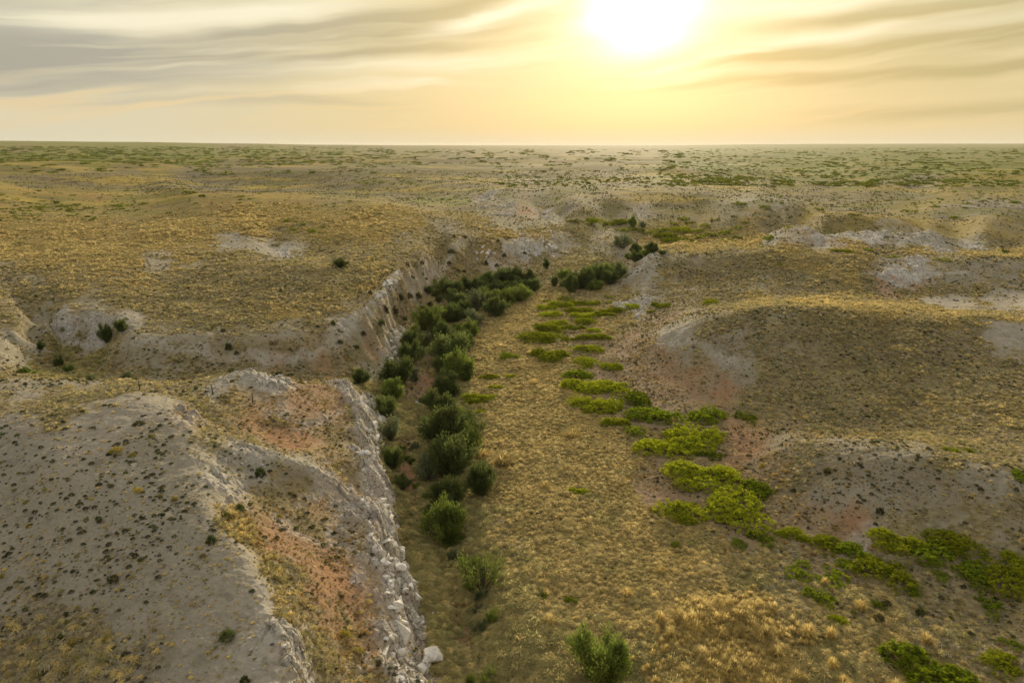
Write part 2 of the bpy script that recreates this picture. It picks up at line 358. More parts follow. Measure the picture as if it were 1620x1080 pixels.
def build_height():
    V, Z, C = [], [], []
    for item in PTS.replace('\n', ';').split(';'):
        w = item.split()
        if len(w) < 3:
            continue
        u, v, z = map(float, w[:3])
        c = float(w[3]) if len(w) > 3 else 0.0
        x, y = P(u, v, z)
        a, q = AQ(x, y)
        V.append((a, q)); Z.append(z); C.append(c)
    for ln in LINES.strip().split('\n'):
        q = [list(map(float, (s.split() + ['0'])[:4])) for s in ln.split('>')]
        for p0, p1 in zip(q[:-1], q[1:]):
            m = max(2, int(math.hypot(p1[0] - p0[0], p1[1] - p0[1]) / 12))
            for t in np.arange(0, m + (p1 is q[-1])) / m:
                u, v, z, c = [s0 * (1 - t) + s1 * t for s0, s1 in zip(p0, p1)]
                x, y = P(u, v, z)
                V.append(tuple(map(float, AQ(x, y)))); Z.append(z); C.append(c)
    for a, r, z in FAR:
        V.append((a, math.degrees(math.atan2(CAM_H, r)))); Z.append(z); C.append(0.0)
    for a in (-75, -60):
        for q, z in ((75, 3), (45, 4), (30, 9), (20, 12), (14, 12), (9, 13), (5, 15), (2, 18), (.9, 30), (.38, 70), (.09, 40)):
            V.append((a, q)); Z.append(z); C.append(0.0)
    for a in (75, 60):
        for q, z in ((75, 1), (45, 2), (30, 3.5), (20, 6), (14, 8), (9, 9), (5, 13), (2, 17), (.9, 24), (.4, 46), (.09, 20)):
            V.append((a, q)); Z.append(z); C.append(0.0)
    for a in (-30, 0, 30):
        V.append((a, 75)); Z.append(1.0); C.append(0.0)
    res = geometry.delaunay_2d_cdt([Vector(p) for p in V], [], [], 0, 1e-4)
    verts, faces, orig = res[0], res[2], res[3]
    zz = np.array([Z[o[0]] if o else 5.0 for o in orig])
    cc = np.array([C[o[0]] if o else 0.0 for o in orig])
    DA = 0.1
    A = np.arange(-75, 75 + DA / 2, DA)
    Q = np.arange(0.0, 75.0 + DA / 2, DA)
    H = np.full((len(Q), len(A)), np.nan)
    K = np.zeros((len(Q), len(A)))
    for f in faces:
        i, j, k = f
        p0, p1, p2 = verts[i], verts[j], verts[k]
        amin, amax = min(p0.x, p1.x, p2.x), max(p0.x, p1.x, p2.x)
        qmin, qmax = min(p0.y, p1.y, p2.y), max(p0.y, p1.y, p2.y)
        a0, a1 = int(math.ceil((amin + 75) / DA - 1e-6)), int(math.floor((amax + 75) / DA + 1e-6))
        q0, q1 = int(math.ceil(qmin / DA - 1e-6)), int(math.floor(qmax / DA + 1e-6))
        if a1 < a0 or q1 < q0:
            continue
        a1 = min(a1, len(A) - 1); q1 = min(q1, len(Q) - 1)
        AA, QQ = np.meshgrid(A[a0:a1 + 1], Q[q0:q1 + 1])
        den = (p1.y - p2.y) * (p0.x - p2.x) + (p2.x - p1.x) * (p0.y - p2.y)
        if abs(den) < 1e-12:
            continue
        w0 = ((p1.y - p2.y) * (AA - p2.x) + (p2.x - p1.x) * (QQ - p2.y)) / den
        w1 = ((p2.y - p0.y) * (AA - p2.x) + (p0.x - p2.x) * (QQ - p2.y)) / den
        w2 = 1 - w0 - w1
        m = (w0 >= -1e-6) & (w1 >= -1e-6) & (w2 >= -1e-6)
        sub = H[q0:q1 + 1, a0:a1 + 1]; sub[m] = (w0 * zz[i] + w1 * zz[j] + w2 * zz[k])[m]
        sub = K[q0:q1 + 1, a0:a1 + 1]; sub[m] = (w0 * cc[i] + w1 * cc[j] + w2 * cc[k])[m]
    # fill the rim of the raster from its nearest filled row
    for it in range(3):
        for r in range(len(Q) - 2, -1, -1):
            bad = np.isnan(H[r]); H[r, bad] = H[r + 1, bad]
        for r in range(1, len(Q)):
            bad = np.isnan(H[r]); H[r, bad] = H[r - 1, bad]
    H = np.nan_to_num(H, nan=5.0)

    def blur(M, sq, sa):
        for ax, s in ((0, sq), (1, sa)):
            n = int(math.ceil(s * 3 / DA))
            k = np.exp(-0.5 * (np.arange(-n, n + 1) * DA / s) ** 2); k /= k.sum()
            pad = [(n, n) if ax == 0 else (0, 0), (n, n) if ax == 1 else (0, 0)]
            Mp = np.pad(M, pad, mode='edge')
            out = np.zeros_like(M)
            for t, kv in enumerate(k):
                out += kv * (Mp[t:t + M.shape[0]] if ax == 0 else Mp[:, t:t + M.shape[1]])
            M = out
        return M
    T0 = blur(H, 0.16, 0.16)
    T1 = blur(H, 0.65, 0.8)
    TM = blur(H, 0.26, 0.6)
    T2 = blur(H, 0.10, 0.8)
    mid = np.clip((22.0 - Q[:, None]) / 5.0, 0, 1)
    T1 = T1 * (1 - mid) + TM * mid
    QQ = Q[:, None]
    far = np.clip((6.5 - QQ) / 3.0, 0, 1)
    T1 = T1 * (1 - far) + T2 * far
    K = np.clip(blur(K, 0.3, 0.3) * 1.25, 0, 1)
    T = T1 * (1 - K) + T0 * K
    # below 1 degree the raster is too coarse: read the far heights straight
    return A, Q, DA, T, K


HA, HQ, HD, HT, HK = build_height()


def bil(M, a, q):
    """bilinear read of an (angle, dip) raster"""
    fa = np.clip((a + 75) / HD, 0, M.shape[1] - 1.001)
    fq = np.clip(q / HD, 0, M.shape[0] - 1.001)
    ia, iq = fa.astype(np.int32), fq.astype(np.int32)
    ta, tq = fa - ia, fq - iq
    return ((M[iq, ia] * (1 - ta) + M[iq, ia + 1] * ta) * (1 - tq) + (M[iq + 1, ia] * (1 - ta) + M[iq + 1, ia + 1] * ta) * tq)


def hsh(ix, iy, s):
    h = (ix * 374761393 + iy * 668265263 + s * 1442695041) & 0xffffffff
    h = ((h ^ (h >> 13)) * 1274126177) & 0xffffffff
    h = (h ^ (h >> 16)) & 0xffffffff
    return h.astype(np.float64) / 4294967295.0


def vnoise(x, y, s=0):
    """smooth gradient-like noise, about -1..1"""
    ix = np.floor(x).astype(np.int64); iy = np.floor(y).astype(np.int64)
    fx, fy = x - ix, y - iy
    wx = fx * fx * fx * (fx * (fx * 6 - 15) + 10); wy = fy * fy * fy * (fy * (fy * 6 - 15) + 10)
    def gr(i, j):
        t = hsh(ix + i, iy + j, s) * 2 * math.pi
        return np.cos(t) * (fx - i) + np.sin(t) * (fy - j)
    a = gr(0, 0) * (1 - wx) + gr(1, 0) * wx
    b = gr(0, 1) * (1 - wx) + gr(1, 1) * wx
    return (a * (1 - wy) + b * wy) * 1.6


def worley(x, y, s=0):
    ix = np.floor(x).astype(np.int64); iy = np.floor(y).astype(np.int64)
    f1 = np.full(x.shape, 9.0); f2 = np.full(x.shape, 9.0); cid = np.zeros(x.shape)
    for i in (-1, 0, 1):
        for j in (-1, 0, 1):
            cx = ix + i + hsh(ix + i, iy + j, s); cy = iy + j + hsh(ix + i, iy + j, s + 11)
            d = np.hypot(x - cx, y - cy)
            n = d < f1
            f2 = np.where(n, f1, np.minimum(f2, d))
            cid = np.where(n, hsh(ix + i, iy + j, s + 23), cid)
            f1 = np.where(n, d, f1)
    return f1, f2, cid


# ------------------------------------------------------------------ what covers the ground
# classes: G golden grass, Y bright orange grass, O thin olive grass on grey-brown soil, C grey clay, D dark scrubby grey,
# S pale sand, R red soil, P pinkish tan soil, W white rock, N green ground plants, T dull green-brown grass
CLS = 'GYOCDSRPWNT'
CCOL = np.array([(.43, .32, .105), (.45, .305, .075), (.33, .27, .135), (.35, .31, .235), (.27, .225, .155), (.40, .35, .27),
                 (.38, .215, .115), (.35, .255, .16), (.72, .68, .60), (.24, .24, .045), (.20, .17, .06)])
#                 grass density, scrub density, rockiness, relief
CDEN = np.array([(1, .10, 0), (1.2, .05, 0), (.85, .8, .05), (.22, .6, .15), (.6, 1.2, .1), (.04, .12, .05), (.24, .40, .15), (.48, .7, .1),
                 (.02, .08, 1), (.7, .3, 0), (1, .25, 0)])
COV = '''
0 640 OC;100 640 O;200 610 O;60 612 C;150 605 C;100 625 O;0 680 SC;150 660 S;230 645 S;50 730 CS;150 730 CS;250 700 C;200 760 CS;50 800 C;150 850 C;250 820 C;320 870 CS;100 900 C;200 950 C;300 950 CS;400 950 S;420 1030 SW;350 1020 CS;40 930 CD;60 1000 DO;150 1010 DO;250 1030 DC;50 1060 OD;150 1070 OD;300 1075 CS;390 900 CS;300 780 C;280 730 CS;330 850 SC;440 1080 SC
300 670 PW;350 660 OP;300 610 OC;350 625 CW;400 600 CW;440 605 WC;370 640 OP;420 640 PO;420 655 RO;480 630 PR;520 630 PR;430 685 R;450 695 RR;400 690 PO;520 690 PO;540 660 PO;550 620 WP
380 740 CW;400 730 WC;440 740 CO;480 745 CO;430 760 CO;350 760 WC;360 720 CW;430 775 OP;460 780 PO;420 800 OP;500 780 PR;340 700 OC;520 760 PW;540 740 PO;560 780 WP;370 830 YO;440 830 PR;420 850 RP;500 840 OP;540 850 PW;470 870 PR;520 900 R;540 920 RR;500 920 RP;450 900 OC;480 960 OR;540 970 OR;560 900 WP;590 860 WP;570 820 PW;560 1000 OR;580 1030 PW;500 1040 OD;540 1060 PO;600 940 PW;480 1010 OY;465 1000 WC;470 1040 WO;450 960 YC;430 900 YC
556 615 WO;565 650 WO;585 640 WO;572 680 WO;590 680 WO;570 700 PO;578 720 WO;596 720 WP;566 740 PO;582 750 WP;602 750 WP;570 780 PO;590 790 WP;606 790 WP;584 815 PW;602 820 WP;616 828 WP;575 845 PO;605 885 WP;625 890 WW;610 920 WP;628 930 WP;615 970 WP;640 960 WP;630 1000 WP;650 1020 WP;630 1040 PW;640 1075 WP;660 1060 WP;590 850 PO;610 855 PW;585 905 PO;590 960 PR;590 1010 RO;600 1060 PO;580 1075 PO
640 725 PR;648 765 R;646 750 R;652 780 RP;655 800 RT;645 735 R;722 990 RT;735 1010 RT;740 1030 RT;670 598 R;664 620 PR;652 700 P;646 800 PT;640 640 T;655 620 PT;668 590 PT;625 770 T;632 800 T;665 780 T;665 740 T;628 740 TP;640 690 T;672 810 T;665 840 T;660 720 T;690 700 T;620 720 T;630 850 T;660 850 T;680 900 T;700 930 T;660 900 T;720 960 T;700 1000 T;740 1030 TR;720 1000 RT;760 1080 T;690 1050 TG;690 960 T;760 900 TG;780 960 TG;660 660 T;700 620 T;640 830 TY;620 870 YT
560 640 T;600 620 TY;580 600 C;600 590 C;575 612 T;600 560 PO;610 560 PO
450 570 RO;500 570 PO;550 560 PO;520 585 RO;400 570 OC;480 590 DO;560 590 OR;590 570 PO;580 540 RP;600 530 PR;560 540 OC;450 520 CO;400 530 CO;350 530 CO;300 530 CO;250 520 OC;250 550 CO;210 560 CO;200 590 OP;300 560 CO;300 590 OP;350 590 OP;520 520 CO;480 530 CO;540 510 CO;560 500 CO;590 480 OC;600 490 PO;608 505 PO;625 445 OC;650 440 OP;660 430 OP;650 410 O;690 410 OP;680 390 O;720 395 OP;700 415 OC;680 440 PO;660 460 PO;640 480 PO;660 480 PO;640 500 OP;620 520 PO;620 470 DO;750 390 OC;710 430 PO;740 420 PO;745 400 PO;770 400 PO;780 410 PW;800 400 PW;830 400 WP;850 390 WP;870 385 PW;880 380 CO;840 410 OD;790 390 YO;760 380 YR;800 375 YR;850 370 GR;900 378 S;950 382 SC;920 375 OC;960 375 CO;985 390 CP;860 400 OG;900 400 OG;950 400 OG;900 420 OG;860 430 OG;930 415 NO;730 440 GO;670 460 OG;820 430 OG;700 450 OG
30 540 CO;10 525 CS;50 560 CO;80 570 OP;30 580 CO;100 520 CW;130 510 CO;150 530 CW;120 535 PO;170 530 CO;80 500 CO;40 500 OC;200 510 SC;210 505 S;120 560 TY;100 560 T;150 570 T;60 590 NT;170 560 OT;0 500 O;50 480 OG
100 470 OG;200 470 OG;300 470 OG;400 470 OG;450 450 O;400 430 OG;500 440 OG;500 470 G;560 460 GO;590 440 OY;590 455 Y;540 430 O;480 410 O;300 440 OP;200 440 GP;100 440 GO;0 440 OC;50 450 CO;300 500 OG;220 490 OG;400 500 OG;350 510 OG;500 500 OG;450 490 G;600 420 YO;620 410 OG;640 400 O;560 400 O;680 380 O;600 370 GY;650 360 GY;700 365 CO;550 360 GY;580 350 Y;520 370 G;640 385 OC
250 410 SO;300 410 GS;400 385 SC;430 390 SC;450 398 WS;370 385 SC;470 395 SO;450 375 OP;380 400 OG;500 400 OG;250 390 G;150 400 G;50 400 G;0 390 GY;100 360 GY;200 360 GP;300 360 GY;150 380 GR;250 370 YG;400 360 Y;450 350 GY;50 350 G;100 330 GN;200 330 GN;300 330 G;400 330 YG;500 330 GY;0 330 YG;50 310 Y;150 310 YR;250 315 YG;350 315 YR;450 315 Y;530 320 GO;600 330 GY;640 340 G;100 300 Y;200 303 G;10 300 G
50 285 DO;150 280 DO;120 278 OD;250 295 DO;300 290 D;350 293 D;400 297 D;450 290 DO;500 285 O;550 295 DO;600 280 O;650 290 O;600 300 OC;200 290 OD;400 280 OD;50 270 G;150 265 GN;250 265 G;350 270 OD;450 270 OD;550 265 O
30 245 N;80 250 N;150 248 N;200 250 NG;250 240 NO;300 245 NG;400 245 NG;30 237 OG;100 240 GN;200 235 NO;300 233 NO;0 230 NO;400 235 NO;500 245 ON;300 255 ON;400 258 OG;500 255 O;600 250 O;550 240 ON;650 245 ON;120 230 N;250 229 N;380 230 O
680 315 N;720 318 ND;640 310 O;700 300 O;750 300 OD;800 310 OC;850 320 CO;770 320 WO;800 325 WP;830 330 RP;850 335 RW;870 340 WO;900 340 C;880 330 OC;920 335 O;700 335 GO;750 345 GO;800 355 CO;850 355 CO;700 280 O;650 270 O;750 260 O;850 250 GO;800 240 GO;900 270 OG;950 300 O;1000 320 O;950 330 OC;1000 300 OG;900 300 OG;1050 330 OC;1100 330 O;1000 345 OC;1010 335 S;960 350 NO;900 360 O;1050 280 GN;1000 250 GO;1000 240 GO;1100 250 NG;1200 240 NG;1150 270 NO;1200 260 NG;1300 260 N;1400 250 NG;1500 260 N;1600 250 NG;1300 245 NO;1500 240 NO;1400 275 NO;1600 280 NO;1250 280 GN;1100 290 GO;1150 300 O
1050 365 GN;1100 370 YN;1150 375 NY;1080 385 Y;1050 390 Y;1120 390 YO;1180 385 Y;1030 385 G;1000 370 OR;1150 340 OC;1180 350 G;1100 350 G
1180 320 CS;1200 312 OC;1240 318 C;1200 305 O;1300 320 O;1400 300 O;1350 330 OD;1250 335 OD;1450 300 CO;1500 320 G;1600 310 GO;1550 330 C;1600 335 CS;1500 338 CO;1450 330 G;1350 290 GN;1550 290 GN
1280 340 G;1350 340 G;1450 345 GO;1300 350 OG;1230 360 O;1220 375 C;1260 378 CR;1300 375 CW;1340 370 CW;1380 370 WC;1420 375 CW;1460 380 WC;1480 385 CW;1400 385 DO;1320 385 CR;1500 360 CO;1550 360 CS;1600 362 CS;1550 380 OG;1600 375 O;1540 390 CW;1520 350 OC;1350 355 OG;1600 350 G
1100 405 OD;1060 410 OC;1030 405 CW;1015 420 CP;1000 430 CP;1050 425 CO;1040 405 WC;1100 415 CP;1150 410 OD;1200 400 GO;1250 400 GY;1300 410 G;1200 430 OC;1150 440 O;1100 435 GO;1050 440 GO;1300 440 O;1350 420 GO;1250 450 OD;1000 450 OG;1010 470 WC;1040 465 CO;1000 475 WC;1100 455 OC;1150 455 OC;1350 395 GY;1450 395 GY;1550 400 G;1600 400 G
1400 435 CW;1450 435 WC;1500 430 CO;1550 425 CD;1600 430 CD;1400 450 RP;1450 450 RP;1500 450 OP;1380 445 PO;1600 450 OD;1450 465 OG;1350 465 GO;1550 465 OG;1500 482 S;1560 480 S;1610 478 S;1460 490 GS;1600 520 S;1580 530 SC;1550 520 OD;1520 530 OC;1600 545 SC;1600 500 GO;1540 505 G;1500 500 G;1400 490 G;1300 480 YG;1350 485 GY;1450 510 O;1200 475 G
1130 480 O;1090 500 CO;1070 520 CS;1080 550 CO;1070 535 SW;1120 530 OC;1150 560 CD;1200 560 OC;1180 580 CD;1130 590 PC;1100 590 RP;1150 600 RP;1060 600 PR;1200 600 PO;1250 570 OC;1300 570 OC;1250 530 OC;1200 510 OC;1300 530 OD;1350 550 O;1400 560 OD;1400 590 O;1500 560 DO;1550 580 O;1500 600 O;1600 600 O;1300 620 O;1200 640 O;1400 640 GO;1250 660 PO;1350 665 PO;1550 640 GO;1600 640 G;1500 660 G;1450 680 GO;1550 690 GO;1600 700 O
1050 500 P;1020 520 PO;1000 540 PR;1030 560 P;1050 580 PR;980 510 GO;970 600 P;1030 610 PR;1060 640 PO;1120 680 PO;1180 690 RP;1200 690 RP;1240 690 CP;1230 730 PO;1280 720 OC;1300 750 DC;1350 740 CD;1400 760 CD;1450 770 DC;1500 780 CD;1400 720 CO;1500 730 O;1550 760 CD;1600 780 CD;1600 820 OC;1250 780 PO;1300 800 CP;1350 820 RP;1330 840 RP;1360 850 WP;1300 850 P;1400 830 OC;1450 830 OC;1550 840 OC;1280 820 P;1230 810 PO;1200 740 PR;1600 870 OC;1250 870 PO;1180 840 P;1050 740 P;1040 775 PR;1100 790 PO;1000 790 G
870 480 G;820 500 G;800 540 G;830 560 G;780 560 GY;790 600 G;850 600 G;900 620 G;800 650 G;880 680 G;800 700 G;790 720 GY;850 720 G;900 680 G;950 720 G;1000 720 GO;850 800 G;950 800 G;1000 850 G;900 870 G;850 900 GT;800 850 GO;800 780 G;950 900 G;1000 950 G;1100 900 G;1050 950 G;900 950 GT;850 1000 TG;950 1020 GT;900 1080 T;1000 1060 TG;820 1060 T;1100 1000 Y;1150 980 Y;1200 1020 Y;1150 1060 Y;1080 1040 YT;1250 950 GO;1200 880 GO;1300 1000 GT;1350 960 GO;1400 1000 GT;1300 1060 GT;1400 1060 GT;1500 1000 OG;1450 960 O;1550 980 OP;1600 960 OP;1600 1040 PO;1500 1060 GO;1350 900 P;1450 900 OP;1250 900 O;1550 1000 O;1000 620 PO;960 560 P;920 540 PO;750 780 T;740 850 T;960 480 GO;1080 830 G;1130 900 GO;900 560 GO;870 640 G
700 1300 T;900 1300 G;1200 1300 GT;1600 1300 OG;200 1300 OD;500 1300 PO;820 1300 T
'''


def project(u, v, lo=10.0, hi=25000.0):
    """first terrain hit of the sight lines through u, v (arrays) -> x, y, z"""
    u = np.atleast_1d(np.asarray(u, float)); v = np.atleast_1d(np.asarray(v, float))
    a = (u - 810.0) / FPX; b = -(v - 540.0) / FPX
    dx, dy, dz = a, CP + b * SP, -SP + b * CP
    rr = np.geomspace(lo, hi, 2600 if len(u) < 1500 else 900)
    hyp = np.hypot(dx, dy)
    X = np.zeros(len(u)); Y = np.zeros(len(u)); Zt = np.zeros(len(u)); done = np.zeros(len(u), bool)
    pt = rr[0] / hyp
    pd = CAM_H + dz * pt - height(dx * pt, dy * pt)
    for r in rr[1:]:
        t = r / hyp
        d = CAM_H + dz * t - height(dx * t, dy * t)
        hit = (d <= 0) & ~done
        if hit.any():
            w = np.where(hit, pd / (pd - d + 1e-12), 0)
            tt = pt + (t - pt) * w
            X[hit] = (dx * tt)[hit]; Y[hit] = (dy * tt)[hit]; done |= hit
        pd, pt = d, t
        if done.all():
            break
    Zt = height(X, Y)
    return X, Y, Zt, done


def base_height(x, y, warp=True):
    a, q = AQ(x, y)
    # rims and rock edges wander instead of running straight
    if warp:
        k = bil(HK, np.clip(a, -75, 75), q) * np.clip((420 - np.hypot(x, y)) / 150, 0, 1)
        m = k > .01
        if m.any():
            xm, ym, km = x[m], y[m], k[m]
            x, y = x.copy(), y.copy()
            x[m] = xm + km * (vnoise(xm / 6.5, ym / 6.5, 91) * 1.3 + vnoise(xm / 2.4, ym / 2.4, 92) * .75)
            y[m] = ym + km * (vnoise(xm / 6.5, ym / 6.5, 93) * 1.3 + vnoise(xm / 2.4, ym / 2.4, 94) * .75)
            a, q = AQ(x, y)
    aa = np.clip(a, -75, 75)
    h = bil(HT, aa, q)
    r = np.hypot(x, y)
    fw = np.clip((np.log(r + 1) - math.log(1000)) / math.log(1.9), 0, 1)
    h = h * (1 - fw) + far_height(aa, r) * fw
    # behind the camera: level out
    w = np.clip((np.abs(a) - 75) / 40.0, 0, 1)
    return h * (1 - w) + 6.0 * w


def height(x, y):
    x = np.asarray(x, float); y = np.asarray(y, float)
    return base_height(x, y, False)


def build_cover():
    us, vs, ws = [], [], []
    for it in COV.replace('\n', ';').split(';'):
        w = it.split()
        if len(w) < 3:
            continue
        wt = np.zeros(len(CLS))
        for i, ch in enumerate(w[2]):
            wt[CLS.index(ch)] += (1.0, 0.6)[min(i, 1)]
        us.append(float(w[0])); vs.append(float(w[1])); ws.append(wt / wt.sum())
    X, Y, _, ok = project(us, vs)
    a, q = AQ(X, Y)
    a, q, ws = a[ok], q[ok], np.array(ws)[ok]
    dA = 0.3
    A = np.arange(-75, 75.01, dA); Q = np.arange(0, 75.01, dA)
    # finer in dip near the horizon: store against sqrt(dip)
    S = np.linspace(0, math.sqrt(75), 420)
    AA, SS = np.meshgrid(A, S)
    QQ = SS ** 2
    num = np.zeros((len(S), len(A), len(CLS))); den = np.zeros((len(S), len(A)))
    for ai, qi, wi in zip(a, q, ws):
        sc = 0.35 + 0.06 * qi
        vs_ = 1.0 + 2.2 * math.exp(-qi / 4.0)
        d2 = (AA - ai) ** 2 + ((QQ - qi) * vs_) ** 2
        w = 1.0 / (d2 + (0.3 * sc) ** 2) ** 1.9
        den += w
        num += w[..., None] * wi
    return S, num / den[..., None]


CS, CM = build_cover()


def cover_at(x, y, jitter=True):
    a, q = AQ(x, y)
    a = np.clip(a, -74.5, 74.5)
    if jitter:
        j = 0.25 + 0.02 * q
        r = np.hypot(x, y)
        k = 1.0 / (r * 0.035)      # noise cells keep about the same share of the view
        k = 2.0 ** np.round(np.log2(k))
        j1 = vnoise(x * .11, y * .05, 5) * 1.3 + vnoise(x * .35, y * .18, 6) * .9 + vnoise(x * 1.1, y * .6, 7) * .6
        j2 = vnoise(x * .10, y * .06, 8) * 1.2 + vnoise(x * .4, y * .2, 9) * .9 + vnoise(x * 1.2, y * .7, 10) * .6
        fade = np.clip(q / 12.0, .12, 1)
        a = a + j1 * .55 * fade
        q = np.clip(q + j2 * .5 * fade, .02, 74)
    fa = np.clip((a + 75) / .3, 0, CM.shape[1] - 1.001)
    fs = np.clip(np.sqrt(q) / math.sqrt(75) * 419, 0, CM.shape[0] - 1.001)
    ia, iq = fa.astype(np.int32), fs.astype(np.int32)
    ta, tq = (fa - ia)[..., None], (fs - iq)[..., None]
    return ((CM[iq, ia] * (1 - ta) + CM[iq, ia + 1] * ta) * (1 - tq) + (CM[iq + 1, ia] * (1 - ta) + CM[iq + 1, ia + 1] * ta) * tq)


# bands: class, half width in metres, strength, then u v z along the line
BANDS = '''
W .8 1.4|548 611 7.4>560 640 6.8>572 680 6.2>574 720 5.8>576 750 5.6>584 790 5.2>590 825 4.9>598 885 4.6>612 920 3.8>606 960 3.6>612 1010 3.5>636 1085 3
W .9 1.4|572 622 4>583 650 3.5>592 685 3.2>594 720 3>597 755 2.8>605 795 2.6>612 828 2.2>623 885 2.2>633 925 1.8>634 970 1.6>640 1020 1.4>656 1085 1.2
S 1.2 .7|277 652 14.2>300 700 13.4>313 740 13>333 815 12>383 860 11>413 920 10.2>432 970 9.5>444 1020 9>438 1075 8.6
W .8 .6|413 920 10.2>432 970 9.5>444 1020 9>438 1075 8.6
W .9 .8|380 706 11.8>400 713 11.2>450 722 10.4>493 735 9.2>513 750 8>540 775 6.5>560 800 5.8
C 1.6 1.0|345 705 12.3>400 722 11>450 732 10.2>493 745 9
W .5 .9|470 800 7.5>500 770 8>520 740 7.8
W .5 .9|440 830 7.8>480 850 7>520 850 6.4>560 870 5.4
W .5 .7|480 1000 7>520 1040 5.6>560 1050 4.6
W .6 .8|420 640 11>480 660 9.5>540 650 7.5
W 1.0 .9|385 590 12.6>420 592 12>445 602 11
S .9 1.2|215 527 10.8>280 530 10.4>350 531 10>400 530 9.8>450 527 9.6>520 520 9.2
W .8 .9|215 534 10.6>280 539 10.2>350 540 9.8>450 537 9.4>520 529 9>545 510 9.6
W .8 1.4|545 508 9.6>572 490 9.9>600 470 10.2>612 448 10.6>640 430 10.7
S .9 1.5|612 446 10.7>640 428 10.8>670 410 10.8>700 393 10.8>735 375 11
W .9 .8|640 432 10.6>670 414 10.7>700 397 10.7>735 378 11
S 1.4 1.2|800 384 9>840 379 8.6>880 377 8>920 378 7>1000 386 4
W 1.4 1.5|628 524 1.6>624 545 1.6>620 565 1.6>616 582 1.8
C 1.8 1.3|575 592 2.6>590 586 3>605 590 2.4
W 1.0 1.2|60 497 12>130 495 11.8>200 503 11.4
W 1.0 1.2|130 545 7>150 530 8.5>158 515 10
S 1.2 1.2|0 519 12>32 518 11.8>60 540 9.8
S 1.2 1.0|200 506 11>205 530 10.4>170 560 8>150 582 6.6
R 2.4 1.4|415 680 9.6>440 688 9>470 692 8.8>500 700 8
R 1.8 1.2|400 650 10.4>440 645 10>490 640 9
R 2.7 1.2|500 895 5.8>530 905 5.4>560 930 4.6
R 1.8 1.0|420 840 8>450 850 7.4>490 870 6.6
R 2.2 0.9|470 600 9>520 625 8.4>540 650 7.6
D 1.6 1.0|1290 745 4>1400 760 4.4>1500 780 5
G 2.5 1.2|1030 397 8>1100 394 9>1200 389 10>1300 390 10.4>1450 396 10.6>1620 402 10.6
O 4 1.4|1050 410 7>1100 415 8>1200 412 8>1300 415 8
D 3 1.0|1080 425 6.5>1150 430 6.5>1250 432 7
G 2.0 1.2|1130 490 9.4>1180 483 10.5>1250 479 11>1330 483 10.8>1450 496 9.9>1620 500 10
O 4 1.6|1150 505 9>1200 502 9.5>1280 503 9.5>1350 508 9.5>1450 520 9
D 3 1.0|1130 545 6.5>1200 540 7.5>1300 540 8>1400 545 8>1500 545 8.5
O 4 1.2|1230 590 4.5>1320 590 5>1430 600 5>1550 610 6
G 4 1.3|1210 358 11>1250 343 13.5>1300 335 15>1380 336 15>1450 342 14
O 5 1.4|1230 352 11>1280 350 12>1350 352 12.5>1420 356 12
G 2.5 1.3|400 419 12.8>440 414 13.4>500 420 13.6>560 416 13>600 420 12.4
O 4 1.6|400 432 12.2>450 430 12.6>520 438 12.5>570 440 12
O 5 1.5|250 480 11>330 475 11>420 465 11.4>500 470 11.2
D 5 .9|0 452 12>100 450 12.4>180 440 12.6
G 6 1.2|1150 304 15>1200 300 16>1260 303 16
D 6 1.4|1160 316 13>1220 320 12>1280 323 11
G 6 1.2|900 312 15>960 302 16>1040 292 17
D 8 1.3|900 330 11>960 325 13>1060 315 14>1130 312 14
G 8 1.0|780 292 15>850 296 15>930 290 16
O 6 1.5|1250 650 3.4>1350 660 3.6>1450 668 3.6>1560 680 5
R .55 1.1|640 700 -.6>645 735 -.7>648 765 -.8>655 800 -.9>672 840 -1>690 870 -1
R .5 0.7|712 930 -1.1>722 970 -1.1>735 1005 -1.2>752 1045 -1.2
R .6 0.7|660 590 -.5>664 612 -.5>668 630 -.5
W 1.6 1.0|1240 372 9>1300 370 10>1350 367 11>1400 368 11>1445 374 10>1475 383 8
C 2.2 1.0|1240 380 7>1300 382 7>1400 384 7>1470 388 7
W 1.2 .8|1000 432 4>1020 415 6>1040 404 6.5
W 1.0 1.1|985 477 1.8>1005 474 2.2>1030 471 2.8
C 1.8 1.0|1000 475 2>1040 462 3.4>1090 456 4
W 1.0 .9|1370 430 8>1450 431 8.2>1530 430 8.4
S 1.2 1.2|1480 488 8.2>1550 482 8.6>1620 476 9
W .8 .5|1068 520 5>1090 545 5.2>1120 560 5.2>1180 575 5.4
R .9 0.7|1020 590 2.2>1060 600 2.4>1110 612 2.4>1180 622 2.8
R .8 0.7|1290 815 2>1330 830 2>1370 845 2.2
R .8 0.6|1020 770 1.4>1060 780 1.5>1090 800 1.4
P .7 1.2|960 555 2>985 575 1.8>1000 600 1.8>1040 615 2
'''
_B = []
for _l in BANDS.strip().split('\n'):
    _h, _p = _l.split('|'); _h = _h.split()
    _q = np.array([P(*map(float, s.split())) for s in _p.split('>')])
    _B.append((CLS.index(_h[0]), float(_h[1]), float(_h[2]), _q))


